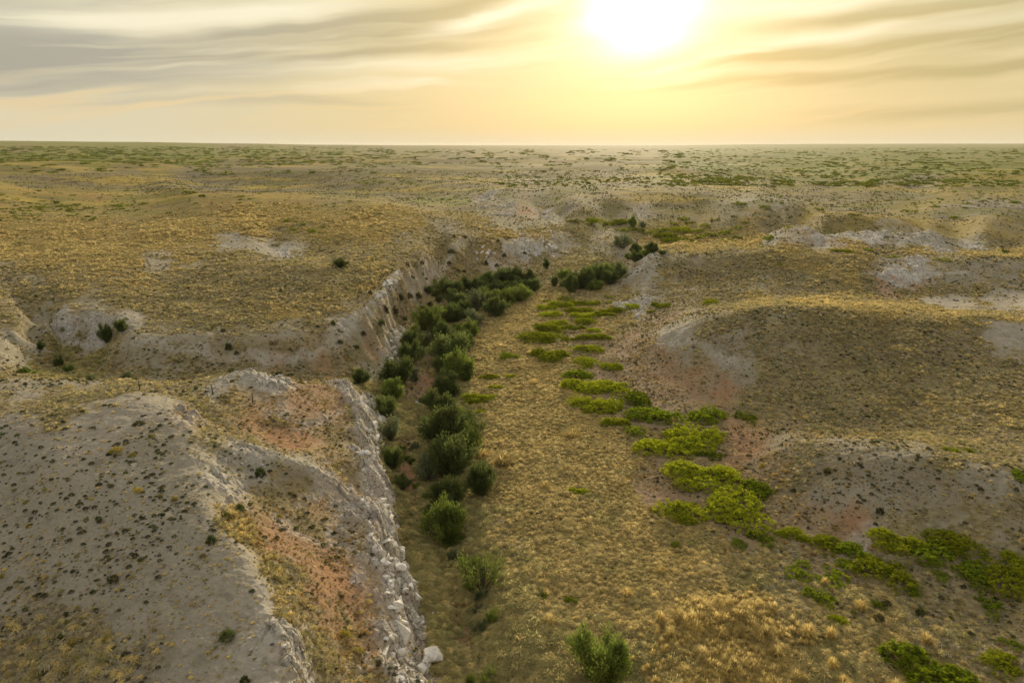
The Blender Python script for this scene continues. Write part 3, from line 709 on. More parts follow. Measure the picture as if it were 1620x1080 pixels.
def bands(x, y, out):
    for ci, wd, st, q in _B:
        jit = .7 if wd < 2 else wd * .45
        m = (x > q[:, 0].min() - 4 * wd) & (x < q[:, 0].max() + 4 * wd) & (y > q[:, 1].min() - 4 * wd) & (y < q[:, 1].max() + 4 * wd)
        if not m.any():
            continue
        px, py = x[m], y[m]
        px = px + vnoise(px / 2.2, py / 2.2, 401) * jit * .6 + vnoise(px / (4 * wd), py / (4 * wd), 405) * jit; py = py + vnoise(px / 2.2, py / 2.2, 402) * jit * .6 + vnoise(px / (4 * wd), py / (4 * wd), 406) * jit
        dd = np.full(px.shape, 1e9)
        for (x0, y0), (x1, y1) in zip(q[:-1], q[1:]):
            vx, vy = x1 - x0, y1 - y0
            t = np.clip(((px - x0) * vx + (py - y0) * vy) / (vx * vx + vy * vy + 1e-9), 0, 1)
            dd = np.minimum(dd, np.hypot(px - x0 - t * vx, py - y0 - t * vy))
        f = st * np.exp(-(dd / wd) ** 2) * (.75 + .6 * vnoise(px / 1.3, py / 1.3, 403) + .4 * vnoise(px / 4, py / 4, 404))
        o = out[m]; o[:, ci] += np.clip(f, 0, None); out[m] = o
    return out


def weights(x, y):
    """cover shares with natural patchiness, each spot mostly one kind"""
    w = np.clip(cover_at(x, y), 0, 1)
    r = np.hypot(x, y)
    k = np.clip(r / 90.0, 1, 12)
    k = 2.0 ** np.floor(np.log2(k))
    out = np.empty_like(w)
    for i, c in enumerate(CLS):
        n = vnoise(x / (7.0 * k), y / (7.0 * k), 300 + i) * .9 + vnoise(x / (2.6 * k), y / (2.6 * k), 320 + i) * .8 + vnoise(x / (.9 * k), y / (.9 * k), 340 + i) * .7
        out[..., i] = w[..., i] ** 1.8 * np.exp(n * (2.0 if c in 'WS' else 1.3))
    out /= out.sum(-1, keepdims=True)
    out = bands(x, y, out)
    out /= out.sum(-1, keepdims=True)
    return out


def detail(x, y, w):
    """fine relief on top of the surveyed heights; w = cover weights"""
    r = np.hypot(x, y)
    rock = w[..., CLS.index('W')]
    bare = w[..., CLS.index('C')] + w[..., CLS.index('S')] + w[..., CLS.index('R')] + w[..., CLS.index('P')] + .5 * w[..., CLS.index('O')] + .7 * w[..., CLS.index('D')]
    grass = w[..., CLS.index('G')] + w[..., CLS.index('Y')] + w[..., CLS.index('T')] + .4 * w[..., CLS.index('O')]
    h = np.zeros(x.shape)
    far = np.clip((r - 250) / 500, 0, 1) * np.clip((9000 - r) / 6000, 0, 1)
    h += far * np.clip(1300 / (r + 1), .12, 1) * (vnoise(x / 520, y / 300, 31) * 4.0 + vnoise(x / 190, y / 110, 32) * 3.3 + vnoise(x / 80, y / 50, 30) * 1.0)
    mid = np.clip((r - 90) / 150, 0.12, 1) * np.clip((9000 - r) / 6000, 0, 1)
    h += mid * (vnoise(x / 60, y / 60, 33) * .85 + vnoise(x / 24, y / 24, 34) * .30)
    near = np.clip((900 - r) / 500, 0, 1)
    h += near * (vnoise(x / 9, y / 9, 35) * .16 + vnoise(x / 4.2, y / 4.2, 36) * .10)
    # rills running down bare slopes
    sx = x + vnoise(x / 14, y / 14, 41) * 5; sy = y + vnoise(x / 14, y / 14, 42) * 5
    rid = 1 - np.abs(vnoise(sx / 7, sy / 7, 43)) * 1.6
    rid2 = 1 - np.abs(vnoise(sx / 2.6, sy / 2.6, 44)) * 1.6
    hill = 1 - .35 * np.clip((-x - 12) / 10, 0, 1) * np.clip((95 - y) / 15, 0, 1)
    h -= near * bare * hill * (np.clip(rid, 0, 1) ** 3 * .15 + np.clip(rid2, 0, 1) ** 3 * .08)
    fine = np.clip((260 - r) / 160, 0, 1)
    h += fine * (grass * (np.abs(vnoise(x / 1.1, y / 1.1, 51)) * .16 + vnoise(x / .5, y / .5, 52) * .05) + bare * (vnoise(x / .8, y / .8, 53) * .05 + vnoise(x / .33, y / .33, 54) * .035 + np.clip(vnoise(x / 1.7, y / 1.7, 55), 0, 1) * .10))
    # broken rock
    rk = np.clip((rock - .22) * 2.0, 0, 1) * np.clip((600 - r) / 300, 0, 1)
    qx = x + vnoise(x / 2.5, y / 2.5, 61) * .8; qy = y + vnoise(x / 2.5, y / 2.5, 62) * .8
    f1, f2, c = worley(qx / 2.4, qy / 2.4, 3)
    h += rk * ((c - .35) * 1.3 - np.exp(-((f2 - f1) / .09) ** 2) * .35)
    f1, f2, c = worley(qx / .85, qy / .85, 4)
    h += rk * ((c - .5) * .55 - np.exp(-((f2 - f1) / .1) ** 2) * .14)
    # stony rubble on soil near the rock
    rb = np.clip(rock * 2.5, 0, 1) * fine
    f1, f2, c = worley(x / .45, y / .45, 6)
    h += rb * np.where(c > .6, (1 - np.clip(f1 / .5, 0, 1) ** 2) * .22, 0)
    return h


def height_full(x, y):
    return base_height(x, y) + detail(x, y, weights(x, y))


def build_ground():
    dense = np.arange(-47, 47.001, .07)
    s1 = np.concatenate([47 + np.cumsum(np.geomspace(.1, 4, 40))])
    s1 = s1[s1 < 176]
    th = np.radians(np.concatenate([-s1[::-1], dense, s1]))
    qa = np.arange(.30, 56.0, .031)
    qb = np.linspace(56.2, 86, 50)
    qc = np.geomspace(.06, .295, 22)
    q = np.radians(np.concatenate([qc, qa, qb]))[::-1]
    r = CAM_H / np.tan(q)
    T, RR = np.meshgrid(th, r)
    X, Y = RR * np.sin(T), RR * np.cos(T)
    W = weights(X, Y)
    Z = base_height(X, Y) + detail(X, Y, W)
    nr, nc = X.shape
    co = np.stack([X, Y, Z], -1).reshape(-1, 3)
    centre = np.array([[0, 0, Z[0].mean()]])
    co = np.concatenate([co, centre])
    i = np.arange(nr - 1)[:, None] * nc + np.arange(nc)[None, :]
    j = np.arange(nr - 1)[:, None] * nc + (np.arange(nc)[None, :] + 1) % nc
    quads = np.stack([i, j, j + nc, i + nc], -1).reshape(-1, 4)[:, ::-1]
    k = np.arange(nc)
    tris = np.stack([k, (k + 1) % nc, np.full(nc, nr * nc)], -1)
    me = bpy.data.meshes.new('ground')
    nq, nt_ = len(quads), len(tris)
    me.vertices.add(len(co)); me.vertices.foreach_set('co', co.astype(np.float32).ravel())
    me.loops.add(nq * 4 + nt_ * 3); me.polygons.add(nq + nt_)
    me.loops.foreach_set('vertex_index', np.concatenate([quads.ravel(), tris.ravel()]).astype(np.int32))
    me.polygons.foreach_set('loop_start', np.concatenate([np.arange(nq) * 4, nq * 4 + np.arange(nt_) * 3]).astype(np.int32))
    me.update(calc_edges=True)
    me.shade_smooth()
    # what the ground is made of, as attributes
    W2 = W
    sh = np.concatenate([W2.reshape(-1, len(CLS)), W2[0].mean(0)[None]])
    rgb = sh @ CCOL
    at = me.color_attributes.new('soil', 'FLOAT_COLOR', 'POINT')
    at.data.foreach_set('color', np.concatenate([rgb, sh[:, [CLS.index('W')]]], 1).astype(np.float32).ravel())
    den = sh @ CDEN
    at = me.color_attributes.new('cover', 'FLOAT_COLOR', 'POINT')
    grn = sh[:, CLS.index('N')]
    at.data.foreach_set('color', np.stack([den[:, 0], den[:, 1], grn, np.ones(len(den))], 1).astype(np.float32).ravel())
    o = bpy.data.objects.new('ground', me)
    COL.objects.link(o)
    o['kind'] = 'structure'
    return o


def principled(name, rough=.9):
    m = bpy.data.materials.new(name)
    m.use_nodes = True
    nt = m.node_tree
    b = nt.nodes['Principled BSDF']
    b.inputs['Roughness'].default_value = rough
    b.inputs['Specular IOR Level'].default_value = .2
    return m, G(nt), b


def ground_material():
    m, g, b = principled('dry ground', .95)
    b.inputs['Specular IOR Level'].default_value = .05
    soil = g.n('ShaderNodeAttribute', attribute_name='soil')
    cov = g.n('ShaderNodeAttribute', attribute_name='cover')
    cs = g.n('ShaderNodeSeparateColor'); g.put(cs.inputs[0], cov.outputs['Color'])
    gd, sd_, gn = cs.outputs[0], cs.outputs[1], cs.outputs[2]
    rock = soil.outputs['Alpha']
    pos = g.n('ShaderNodeNewGeometry').outputs['Position']
    far = g.vm('LENGTH', pos)
    fine = g.noise(pos, 3.2, 5, .65)
    med = g.noise(pos, .55, 5, .6)
    big = g.noise(pos, .06, 5, .6)
    mod = g.m('ADD', .40, g.m('ADD', g.m('MULTIPLY', fine, .62), g.m('ADD', g.m('MULTIPLY', med, .30), g.m('MULTIPLY', big, .26))))
    nd = g.n('ShaderNodeVectorMath', operation='SCALE')
    g.put(nd.inputs[0], soil.outputs['Color']); g.put(nd.inputs[3], mod)
    col = nd.outputs[0]
    grit = g.noise(pos, 11.0, 4, .7)
    gk = g.m('ADD', .62, g.m('MULTIPLY', grit, .76))
    nd2 = g.n('ShaderNodeVectorMath', operation='SCALE')
    g.put(nd2.inputs[0], col); g.put(nd2.inputs[3], gk)
    col = nd2.outputs[0]
    # dark soil between straw tufts, with their soft shade put into its colour
    v1 = g.n('ShaderNodeTexVoronoi'); g.put(v1.inputs['Vector'], pos); v1.inputs['Scale'].default_value = 1.25
    tf = g.m('MULTIPLY', g.ss(v1.outputs['Distance'], .30, .62), g.ss(gd, .25, .9))
    col = g.mix(g.m('MULTIPLY', tf, .6), col, (.15, .12, .06))
    # patches of paler straw
    ps = g.m('MULTIPLY', g.ss(g.noise(pos, .16, 5, .65), .52, .66), g.m('MULTIPLY', gd, .5))
    col = g.mix(ps, col, (.46, .34, .12))
    ro = g.m('MULTIPLY', g.ss(g.noise(g.vm('ADD', pos, (31, 7, 0)), .11, 4, .6), .5, .68), g.m('MULTIPLY', gd, .35))
    col = g.mix(ro, col, (.27, .23, .09))
    # little dark scrub plants too far to have their own shape
    def specks(scale, lo, hi, thr, colr, base, off):
        v = g.n('ShaderNodeTexVoronoi'); g.put(v.inputs['Vector'], g.vm('ADD', pos, off)); v.inputs['Scale'].default_value = scale
        sc_ = g.n('ShaderNodeSeparateColor'); g.put(sc_.inputs[0], v.outputs['Color'])
        on = g.m('LESS_THAN', sc_.outputs[0], g.m('MULTIPLY', thr, 1.0))
        s = g.m('MULTIPLY', g.ss(v.outputs['Distance'], hi, lo), on)
        return g.mix(s, base, colr)
    near = g.ss(far, 60, 170)
    col = specks(1.1, .14, .26, g.m('MULTIPLY', g.m('MULTIPLY', sd_, near), .75), (.12, .115, .055), col, (3, 1, 2))
    col = specks(.42, .14, .27, g.m('MULTIPLY', g.m('MULTIPLY', sd_, near), .6), (.13, .125, .055), col, (7, 9, 4))
    # broad drifts of straw, olive and brown over the plain
    wide = g.vm('MULTIPLY', pos, (1.0, 1.9, 1.0))
    fa = g.ss(far, 180, 420)
    d1 = g.m('MULTIPLY', g.m('MULTIPLY', g.ss(g.noise(wide, .018, 7, .68), .46, .62), fa), .75)
    col = g.mix(d1, col, (.215, .20, .045))
    d2 = g.m('MULTIPLY', g.m('MULTIPLY', g.ss(g.noise(g.vm('ADD', wide, (900, 70, 0)), .011, 8, .7), .50, .62), fa), .8)
    col = g.mix(d2, col, (.50, .355, .085))
    d3 = g.m('MULTIPLY', g.m('MULTIPLY', g.ss(g.noise(g.vm('ADD', wide, (70, 1900, 0)), .03, 8, .72), .53, .64), fa), .7)
    col = g.mix(d3, col, (.17, .135, .08))
    d4 = g.m('MULTIPLY', g.m('MULTIPLY', g.ss(g.noise(g.vm('ADD', wide, (370, 400, 0)), .16, 5, .7), .54, .62), fa), .55)
    col = g.mix(d4, col, (.12, .115, .04))
    # green creeping plants of the far plain
    fg = g.m('MULTIPLY', g.ss(g.noise(pos, .03, 6, .7), .62, .44), g.ss(gn, .06, .5))
    fg = g.m('MULTIPLY', fg, g.ss(g.noise(pos, .35, 4, .65), .42, .52))
    fg = g.m('MULTIPLY', fg, g.ss(far, 250, 600))
    col = g.mix(g.m('MULTIPLY', fg, .85), col, (.20, .235, .03))
    # pale flakes and gravel on bare soil
    bare = g.m('SUBTRACT', 1.0, g.m('MINIMUM', g.m('MULTIPLY', gd, 1.6), 1.0), clamp=True)
    vg = g.n('ShaderNodeTexVoronoi'); g.put(vg.inputs['Vector'], pos); vg.inputs['Scale'].default_value = 3.4
    vgc = g.n('ShaderNodeSeparateColor'); g.put(vgc.inputs[0], vg.outputs['Color'])
    gv = g.m('MULTIPLY', g.m('MULTIPLY', g.ss(vg.outputs['Distance'], .34, .16), g.m('GREATER_THAN', vgc.outputs[0], .72)), g.ss(g.noise(pos, .35, 4, .65), .42, .62))
    col = g.mix(g.m('MULTIPLY', g.m('MULTIPLY', gv, bare), .75), col, (.50, .46, .39))
    scr = g.m('MULTIPLY', g.ss(g.noise(g.vm('MULTIPLY', pos, (1.0, .45, 1.0)), .8, 7, .72, .6), .55, .68), bare)
    col = g.mix(g.m('MULTIPLY', scr, .65), col, (.44, .39, .31))
    dk = g.m('MULTIPLY', g.ss(g.noise(g.vm('ADD', pos, (5, 40, 0)), .5, 7, .72), .53, .66), bare)
    col = g.mix(g.m('MULTIPLY', dk, .6), col, (.14, .12, .085))
    # stains on the rock
    st = g.m('MULTIPLY', g.ss(g.noise(pos, .9, 5, .7), .48, .62), rock)
    col = g.mix(g.m('MULTIPLY', st, .5), col, (.42, .27, .16))
    st2 = g.m('MULTIPLY', g.ss(g.noise(g.vm('ADD', pos, (9, 9, 9)), 2.2, 4, .7), .55, .68), rock)
    col = g.mix(g.m('MULTIPLY', st2, .7), col, (.20, .17, .14))
    vc = g.n('ShaderNodeTexVoronoi', feature='DISTANCE_TO_EDGE'); vc.inputs['Scale'].default_value = 1.3
    g.put(vc.inputs['Vector'], g.vm('ADD', pos, g.vm('MULTIPLY', g.noise(pos, 1.1, 4, .6, 0, True), (1.4, 1.4, 1.4))))
    ck = g.m('MULTIPLY', g.ss(vc.outputs['Distance'], .07, .01), g.ss(rock, .35, .6))
    col = g.mix(g.m('MULTIPLY', ck, .8), col, (.13, .105, .08))
    g.put(b.inputs['Base Color'], col)
    bp = g.n('ShaderNodeBump')
    bp.inputs['Distance'].default_value = .2
    hh = g.m('ADD', g.m('MULTIPLY', g.noise(pos, 2.4, 8, .72), 1.0), g.m('MULTIPLY', v1.outputs['Distance'], g.m('MULTIPLY', gd, -.55)))
    g.put(bp.inputs['Height'], hh)
    g.put(bp.inputs['Strength'], g.m('SUBTRACT', 1.0, g.m('MULTIPLY', g.ss(far, 100, 1500), .6)))
    g.put(b.inputs['Normal'], bp.outputs[0])
    return m


ground = build_ground()
ground.data.materials.append(ground_material())


# ------------------------------------------------------------------ helpers for things
def tag(o, label=None, cat=None, group=None, kind=None):
    if label: o['label'] = label
    if cat: o['category'] = cat
    if group: o['group'] = group
    if kind: o['kind'] = kind
    return o


def mesh_np(name, co, faces, mat, smooth=False):
    """co (n,3); faces (m,k) with one k"""
    me = bpy.data.meshes.new(name)
    co = np.asarray(co, np.float32); faces = np.asarray(faces, np.int32)
    me.vertices.add(len(co)); me.vertices.foreach_set('co', co.ravel())
    k = faces.shape[1]
    me.loops.add(faces.size); me.polygons.add(len(faces))
    me.loops.foreach_set('vertex_index', faces.ravel())
    me.polygons.foreach_set('loop_start', (np.arange(len(faces)) * k).astype(np.int32))
    me.update(calc_edges=True)
    if smooth: me.shade_smooth()
    me.materials.append(mat)
    return me


def add_obj(name, me, parent=None, loc=None):
    o = bpy.data.objects.new(name, me)
    COL.objects.link(o)
    if parent is not None: o.parent = parent
    if loc is not None: o.location = loc
    return o


def quads_from(c, du, dv):
    """leaf cards: centres c, half axes du, dv -> verts, faces (kite-shaped leaves)"""
    n = len(c)
    co = np.stack([c - dv, c + du, c + dv, c - du], 1).reshape(-1, 3)
    return co, np.arange(n * 4).reshape(-1, 4)


def tube_np(paths, r0, r1, sides=5):
    """list of (k,3) paths -> tapered tubes"""
    V, F, off = [], [], 0
    for p in paths:
        k = len(p)
        d = np.gradient(p, axis=0); d /= np.linalg.norm(d, axis=1)[:, None] + 1e-9
        s = np.cross(d, [.31, .87, .21]); s /= np.linalg.norm(s, axis=1)[:, None] + 1e-9
        t = np.cross(d, s)
        rad = np.linspace(r0, r1, k)[:, None]
        for j in range(sides):
            a = 2 * math.pi * j / sides
            V.append(p + (s * math.cos(a) + t * math.sin(a)) * rad)
        ring = np.arange(sides)
        for i in range(k - 1):
            for j in range(sides):
                j2 = (j + 1) % sides
                F.append((off + j * k + i, off + j2 * k + i, off + j2 * k + i + 1, off + j * k + i + 1))
        off += k * sides
    return np.concatenate(V), np.array(F)


def leaf_material(name, c1, c2, trans=.35, nscale=.8, c3=None):
    m = bpy.data.materials.new(name); m.use_nodes = True
    nt = m.node_tree; nt.nodes.clear(); g = G(nt)
    out = g.n('ShaderNodeOutputMaterial')
    pos = g.n('ShaderNodeNewGeometry').outputs['Position']
    oi = g.n('ShaderNodeObjectInfo')
    f = g.ss(g.noise(pos, nscale, 4, .65), .36, .64)
    col = g.mix(f, c1, c2)
    if c3:
        col = g.mix(g.m('MULTIPLY', g.ss(g.noise(g.vm('ADD', pos, (17, 3, 5)), nscale * 1.9, 3, .6), .54, .68), .8), col, c3)
    # each plant a little lighter or darker than its neighbour
    k = g.m('ADD', .72, g.m('MULTIPLY', oi.outputs['Random'], .56))
    nd = g.n('ShaderNodeVectorMath', operation='SCALE'); g.put(nd.inputs[0], col); g.put(nd.inputs[3], k)
    d = g.n('ShaderNodeBsdfDiffuse'); g.put(d.inputs[0], nd.outputs[0])
    t = g.n('ShaderNodeBsdfTranslucent'); g.put(t.inputs[0], nd.outputs[0])
    mx = g.n('ShaderNodeMixShader'); mx.inputs[0].default_value = trans
    nt.links.new(d.outputs[0], mx.inputs[1]); nt.links.new(t.outputs[0], mx.inputs[2])
    nt.links.new(mx.outputs[0], out.inputs[0])
    return m


def bark_material():
    m, g, b = principled('grey brown bark', .9)
    pos = g.n('ShaderNodeNewGeometry').outputs['Position']
    g.put(b.inputs['Base Color'], g.mix(g.noise(pos, 6, 4, .6), (.07, .055, .04), (.17, .14, .11)))
    return m


BARK = bark_material()
M_DARK = leaf_material('dark wash foliage', (.10, .13, .040), (.16, .195, .055), .45, .9, (.26, .29, .07))
M_MID = leaf_material('mid green wash foliage', (.14, .185, .040), (.22, .27, .052), .45, .9, (.33, .36, .07))
M_GREY = leaf_material('grey green wash foliage', (.16, .185, .09), (.22, .245, .12), .4, .9, (.27, .29, .12))
M_MAT = leaf_material('yellow green leaves', (.27, .31, .018), (.42, .45, .026), .5, 1.3, (.56, .52, .04))
M_MAT2 = leaf_material('deeper green leaves', (.18, .24, .018), (.29, .35, .022), .48, 1.1, (.42, .44, .03))
M_FAR = leaf_material('green leaves of the plain', (.32, .35, .045), (.44, .46, .055), .45, .5, (.50, .48, .06))
M_FAR2 = leaf_material('deep green leaves of the plain', (.25, .30, .045), (.34, .38, .05), .45, .5)
M_SCRUB = leaf_material('dull scrub leaves', (.075, .075, .034), (.13, .125, .055), .25, .9, (.20, .17, .08))
M_SCRUBG = leaf_material('green scrub leaves', (.075, .105, .026), (.13, .16, .034), .3, .9)
M_SCRUBY = leaf_material('yellow scrub leaves', (.30, .26, .045), (.46, .36, .065), .35, .9)


def straw_material(name, c1, c2, c3, c4):
    m = bpy.data.materials.new(name); m.use_nodes = True
    nt = m.node_tree; nt.nodes.clear(); g = G(nt)
    out = g.n('ShaderNodeOutputMaterial')
    oi = g.n('ShaderNodeObjectInfo')
    lo = oi.outputs['Location']
    col = g.mix(g.ss(g.noise(lo, .10, 4, .65), .40, .60), c1, c2)
    col = g.mix(g.ss(g.noise(g.vm('ADD', lo, (50, 9, 0)), .16, 4, .65), .52, .66), col, c3)
    col = g.mix(g.m('MULTIPLY', g.ss(oi.outputs['Random'], .62, .95), .7), col, c4)
    k = g.m('ADD', .68, g.m('MULTIPLY', g.n('ShaderNodeTexWhiteNoise').outputs[0], .0))
    wn = g.n('ShaderNodeTexWhiteNoise', noise_dimensions='3D'); g.put(wn.inputs[0], lo)
    k = g.m('ADD', .66, g.m('MULTIPLY', wn.outputs[0], .54))
    nd = g.n('ShaderNodeVectorMath', operation='SCALE'); g.put(nd.inputs[0], col); g.put(nd.inputs[3], k)
    d = g.n('ShaderNodeBsdfDiffuse'); g.put(d.inputs[0], nd.outputs[0])
    t = g.n('ShaderNodeBsdfTranslucent'); g.put(t.inputs[0], nd.outputs[0])
    mx = g.n('ShaderNodeMixShader'); mx.inputs[0].default_value = .5
    nt.links.new(d.outputs[0], mx.inputs[1]); nt.links.new(t.outputs[0], mx.inputs[2])
    nt.links.new(mx.outputs[0], out.inputs[0])
    return m


M_STRAW = straw_material('straw', (.83, .67, .30), (.75, .61, .28), (.58, .51, .22), (.88, .75, .40))
M_GOLD = straw_material('golden straw', (.78, .62, .25), (.74, .59, .25), (.66, .52, .20), (.84, .70, .34))
M_RUST = straw_material('rusty grass', (.52, .35, .14), (.56, .40, .15), (.46, .33, .13), (.44, .34, .17))

M_PALE = straw_material('grey dead grass', (.68, .59, .38), (.58, .50, .32), (.46, .41, .25), (.76, .67, .44))
M_DULL = straw_material('dull green brown grass', (.62, .54, .24), (.54, .48, .21), (.46, .42, .18), (.74, .64, .32))


# ------------------------------------------------------------------ plant shapes (unit sized: radius 1, height about 1)
def rvec(rng, n):
    v = rng.normal(size=(n, 3)); return v / np.linalg.norm(v, axis=1)[:, None]


def upright_shrub(seed, mat, n=3600, loose=0.0):
    """feathery shrub: many stems fanning from the root, leaf sprays along their outer part"""
    rng = np.random.default_rng(seed)
    ns = 34
    paths, C, D = [], [], []
    lob = rng.uniform(.55, 1.2, 7)
    for i in range(ns):
        a = rng.uniform(0, 2 * math.pi)
        sp = rng.uniform(0, 1) ** .55
        k = lob[int(a / (2 * math.pi) * 7) % 7]
        tip = np.array([math.cos(a) * sp * .84 * k, math.sin(a) * sp * .84 * k, (.25 + .72 * math.sqrt(max(0, 1 - (sp * .93) ** 2))) * rng.uniform(.74, 1.10) * (.45 + .55 * k)])
        t = np.linspace(0, 1, 7)[:, None]
        base = np.array([math.cos(a), math.sin(a), 0]) * .12 * sp
        mid = base * .5 + tip * .42 + np.array([math.cos(a) * .08, math.sin(a) * .08, .10])
        p = (1 - t) ** 2 * base + 2 * t * (1 - t) * mid + t ** 2 * tip
        paths.append(p)
        m = n // ns
        tt = rng.beta(2.2, 1.0, m) * .9 + .1
        idx = tt * 6; i0 = np.minimum(idx.astype(int), 5); fr = (idx - i0)[:, None]
        c = p[i0] * (1 - fr) + p[i0 + 1] * fr
        d = p[i0 + 1] - p[i0]; d /= np.linalg.norm(d, axis=1)[:, None]
        off = rvec(rng, m) * (.20 * np.sqrt(rng.uniform(0, 1, m)))[:, None]
        C.append(c + off)
        dd = d * .5 + off / (np.linalg.norm(off, axis=1)[:, None] + 1e-6) * .6 + rvec(rng, m) * .5 + np.array([0, 0, .35])
        D.append(dd / np.linalg.norm(dd, axis=1)[:, None])
    C, D = np.concatenate(C), np.concatenate(D)
    C[:, 2] = np.maximum(C[:, 2], .05)
    if loose:
        keep = vnoise(C[:, 0] * 3 + seed, C[:, 1] * 3 + C[:, 2] * 2, seed) > -.25 * (1 - loose)
        C, D = C[keep], D[keep]
    L = rng.uniform(.028, .058, len(C))[:, None]
    s = np.cross(D, rvec(rng, len(C))); s /= np.linalg.norm(s, axis=1)[:, None] + 1e-9
    co, f = quads_from(C, s * L * .38, D * L)
    leaf = mesh_np('foliage', co, f, mat)
    co, f = tube_np(paths, .016, .004)
    stem = mesh_np('stems', co, f, BARK)
    return leaf, stem


def mat_shrub(seed, mat, lobes=9, n=4200, leaf=.042, stems=True):
    """low, wide, rounded mass made of overlapping leafy lobes, footprint radius about 1, height 1 before scaling"""
    rng = np.random.default_rng(seed)
    cs = []
    for i in range(lobes):
        a = rng.uniform(0, 2 * math.pi); r = math.sqrt(rng.uniform(0, 1)) * .62
        cs.append((math.cos(a) * r, math.sin(a) * r, rng.uniform(.26, .46), rng.uniform(.55, 1.0) * (1 - .35 * r)))
    cs = np.array(cs)
    ncl = n // 14
    k = rng.integers(0, lobes, ncl)
    d = rvec(rng, ncl); d[:, 2] = np.abs(d[:, 2]) ** .8
    sh = rng.uniform(.66, 1.08, ncl)[:, None]
    cc = np.stack([cs[k, 0] + d[:, 0] * cs[k, 2] * sh[:, 0], cs[k, 1] + d[:, 1] * cs[k, 2] * sh[:, 0], d[:, 2] * cs[k, 3] * sh[:, 0]], 1)
    # drop clumps buried in another lobe
    q = ((cc[:, None, 0] - cs[None, :, 0]) / cs[None, :, 2]) ** 2 + ((cc[:, None, 1] - cs[None, :, 1]) / cs[None, :, 2]) ** 2 + (cc[:, None, 2] / cs[None, :, 3]) ** 2
    cc = cc[q.min(1) > .38]; dn = d[q.min(1) > .38]
    m = 16
    C = np.repeat(cc, m, 0) + rvec(rng, len(cc) * m) * (rng.uniform(0, 1, len(cc) * m) ** .5)[:, None] * np.array([.058, .058, .10])
    C[:, 2] = np.maximum(C[:, 2], .03)
    nrm = np.repeat(dn, m, 0) * .5 + rvec(rng, len(C)) * .8 + np.array([0, 0, .35])
    nrm /= np.linalg.norm(nrm, axis=1)[:, None]
    s = np.cross(nrm, rvec(rng, len(C))); s /= np.linalg.norm(s, axis=1)[:, None] + 1e-9
    t = np.cross(nrm, s)
    L = rng.uniform(.6, 1.3, len(C))[:, None] * leaf
    co, f = quads_from(C, s * L * .62 * np.array([1, 1, 1.6]), t * L * np.array([1, 1, 1.6]))
    lf = mesh_np('foliage', co, f, mat)
    paths = []
    for i in range(lobes * 3):
        c = cs[i % lobes]
        a = rng.uniform(0, 6.283)
        tip = np.array([c[0] + math.cos(a) * c[2] * .6, c[1] + math.sin(a) * c[2] * .6, c[3] * .8])
        b = np.array([c[0] * .7, c[1] * .7, 0])
        paths.append(np.array([b, b * .6 + tip * .4 + [0, 0, .06], tip]))
    co, f = tube_np(paths, .014, .005, 4)
    return lf, mesh_np('stems', co, f, BARK)


def tuft(seed, mat, n=90, spread=1.0, h=1.0, wid=.045, droop=.5):
    """bunch of arching blades, radius about 1 and height about 1"""
    rng = np.random.default_rng(seed)
    a = rng.uniform(0, 2 * math.pi, n); r = np.sqrt(rng.uniform(0, 1, n))
    lean = rng.uniform(.15, 1.0, n) * spread
    ux, uy = np.cos(a), np.sin(a)
    z1 = h * rng.uniform(.55, 1.0, n) * (1.0 - .3 * lean)
    b = np.stack([ux * r * .28, uy * r * .28, np.full(n, -.12)], 1)
    m1 = b + np.stack([ux * lean * .36, uy * lean * .36, z1 * .78 + .1], 1)
    m2 = b + np.stack([ux * lean * .92, uy * lean * .92, z1 * (1.06 - droop * lean) + .06], 1)
    tx, ty = -uy, ux
    tw = rng.uniform(-.6, .6, n)
    s = np.stack([tx * np.cos(tw) + ux * np.sin(tw), ty * np.cos(tw) + uy * np.sin(tw), np.zeros(n)], 1) * (wid * rng.uniform(.7, 1.3, n))[:, None]
    co = np.stack([b - s, b + s, m1 + s * .9, m1 - s * .9, m2 + s * .35, m2 - s * .35], 1).reshape(-1, 3)
    o = np.arange(n)[:, None] * 6
    f = np.concatenate([o + [0, 1, 2, 3], o + [3, 2, 4, 5]])
    return mesh_np('blades', co, f, mat)


def dome_scrub(seed, mat, n=300, leaf=.10, stems=True):
    rng = np.random.default_rng(seed)
    d = rvec(rng, n); d[:, 2] = np.abs(d[:, 2])
    lob = 1 + .22 * vnoise(d[:, 0] * 1.8 + seed, d[:, 1] * 1.8, seed)
    C = d * (rng.uniform(.55, 1.0, n) * lob)[:, None] * np.array([1, 1, .95])
    C[:, 2] += .03
    D = d * .8 + rvec(rng, n) * .6 + np.array([0, 0, .3]); D /= np.linalg.norm(D, axis=1)[:, None]
    s = np.cross(D, rvec(rng, n)); s /= np.linalg.norm(s, axis=1)[:, None] + 1e-9
    L = rng.uniform(.7, 1.4, n)[:, None] * leaf
    co, f = quads_from(C, s * L * .5, D * L * 1.3)
    lf = mesh_np('foliage', co, f, mat)
    paths = [np.array([[0, 0, -.05], d[i] * .4, d[i] * .8]) for i in range(0, n, max(1, n // 9))]
    co, f = tube_np(paths, .03, .012, 4)
    return lf, mesh_np('stems', co, f, BARK)


# ------------------------------------------------------------------ placing
CAMR = None


def spot(us, vs):
    x, y, z, ok = project(us, vs)
    z = height_full(x, y)
    return x, y, z, ok


def rot_scale(o, rz, sx, sy, sz):
    o.rotation_euler = (0, 0, rz); o.scale = (sx, sy, sz)


PROTO = {}


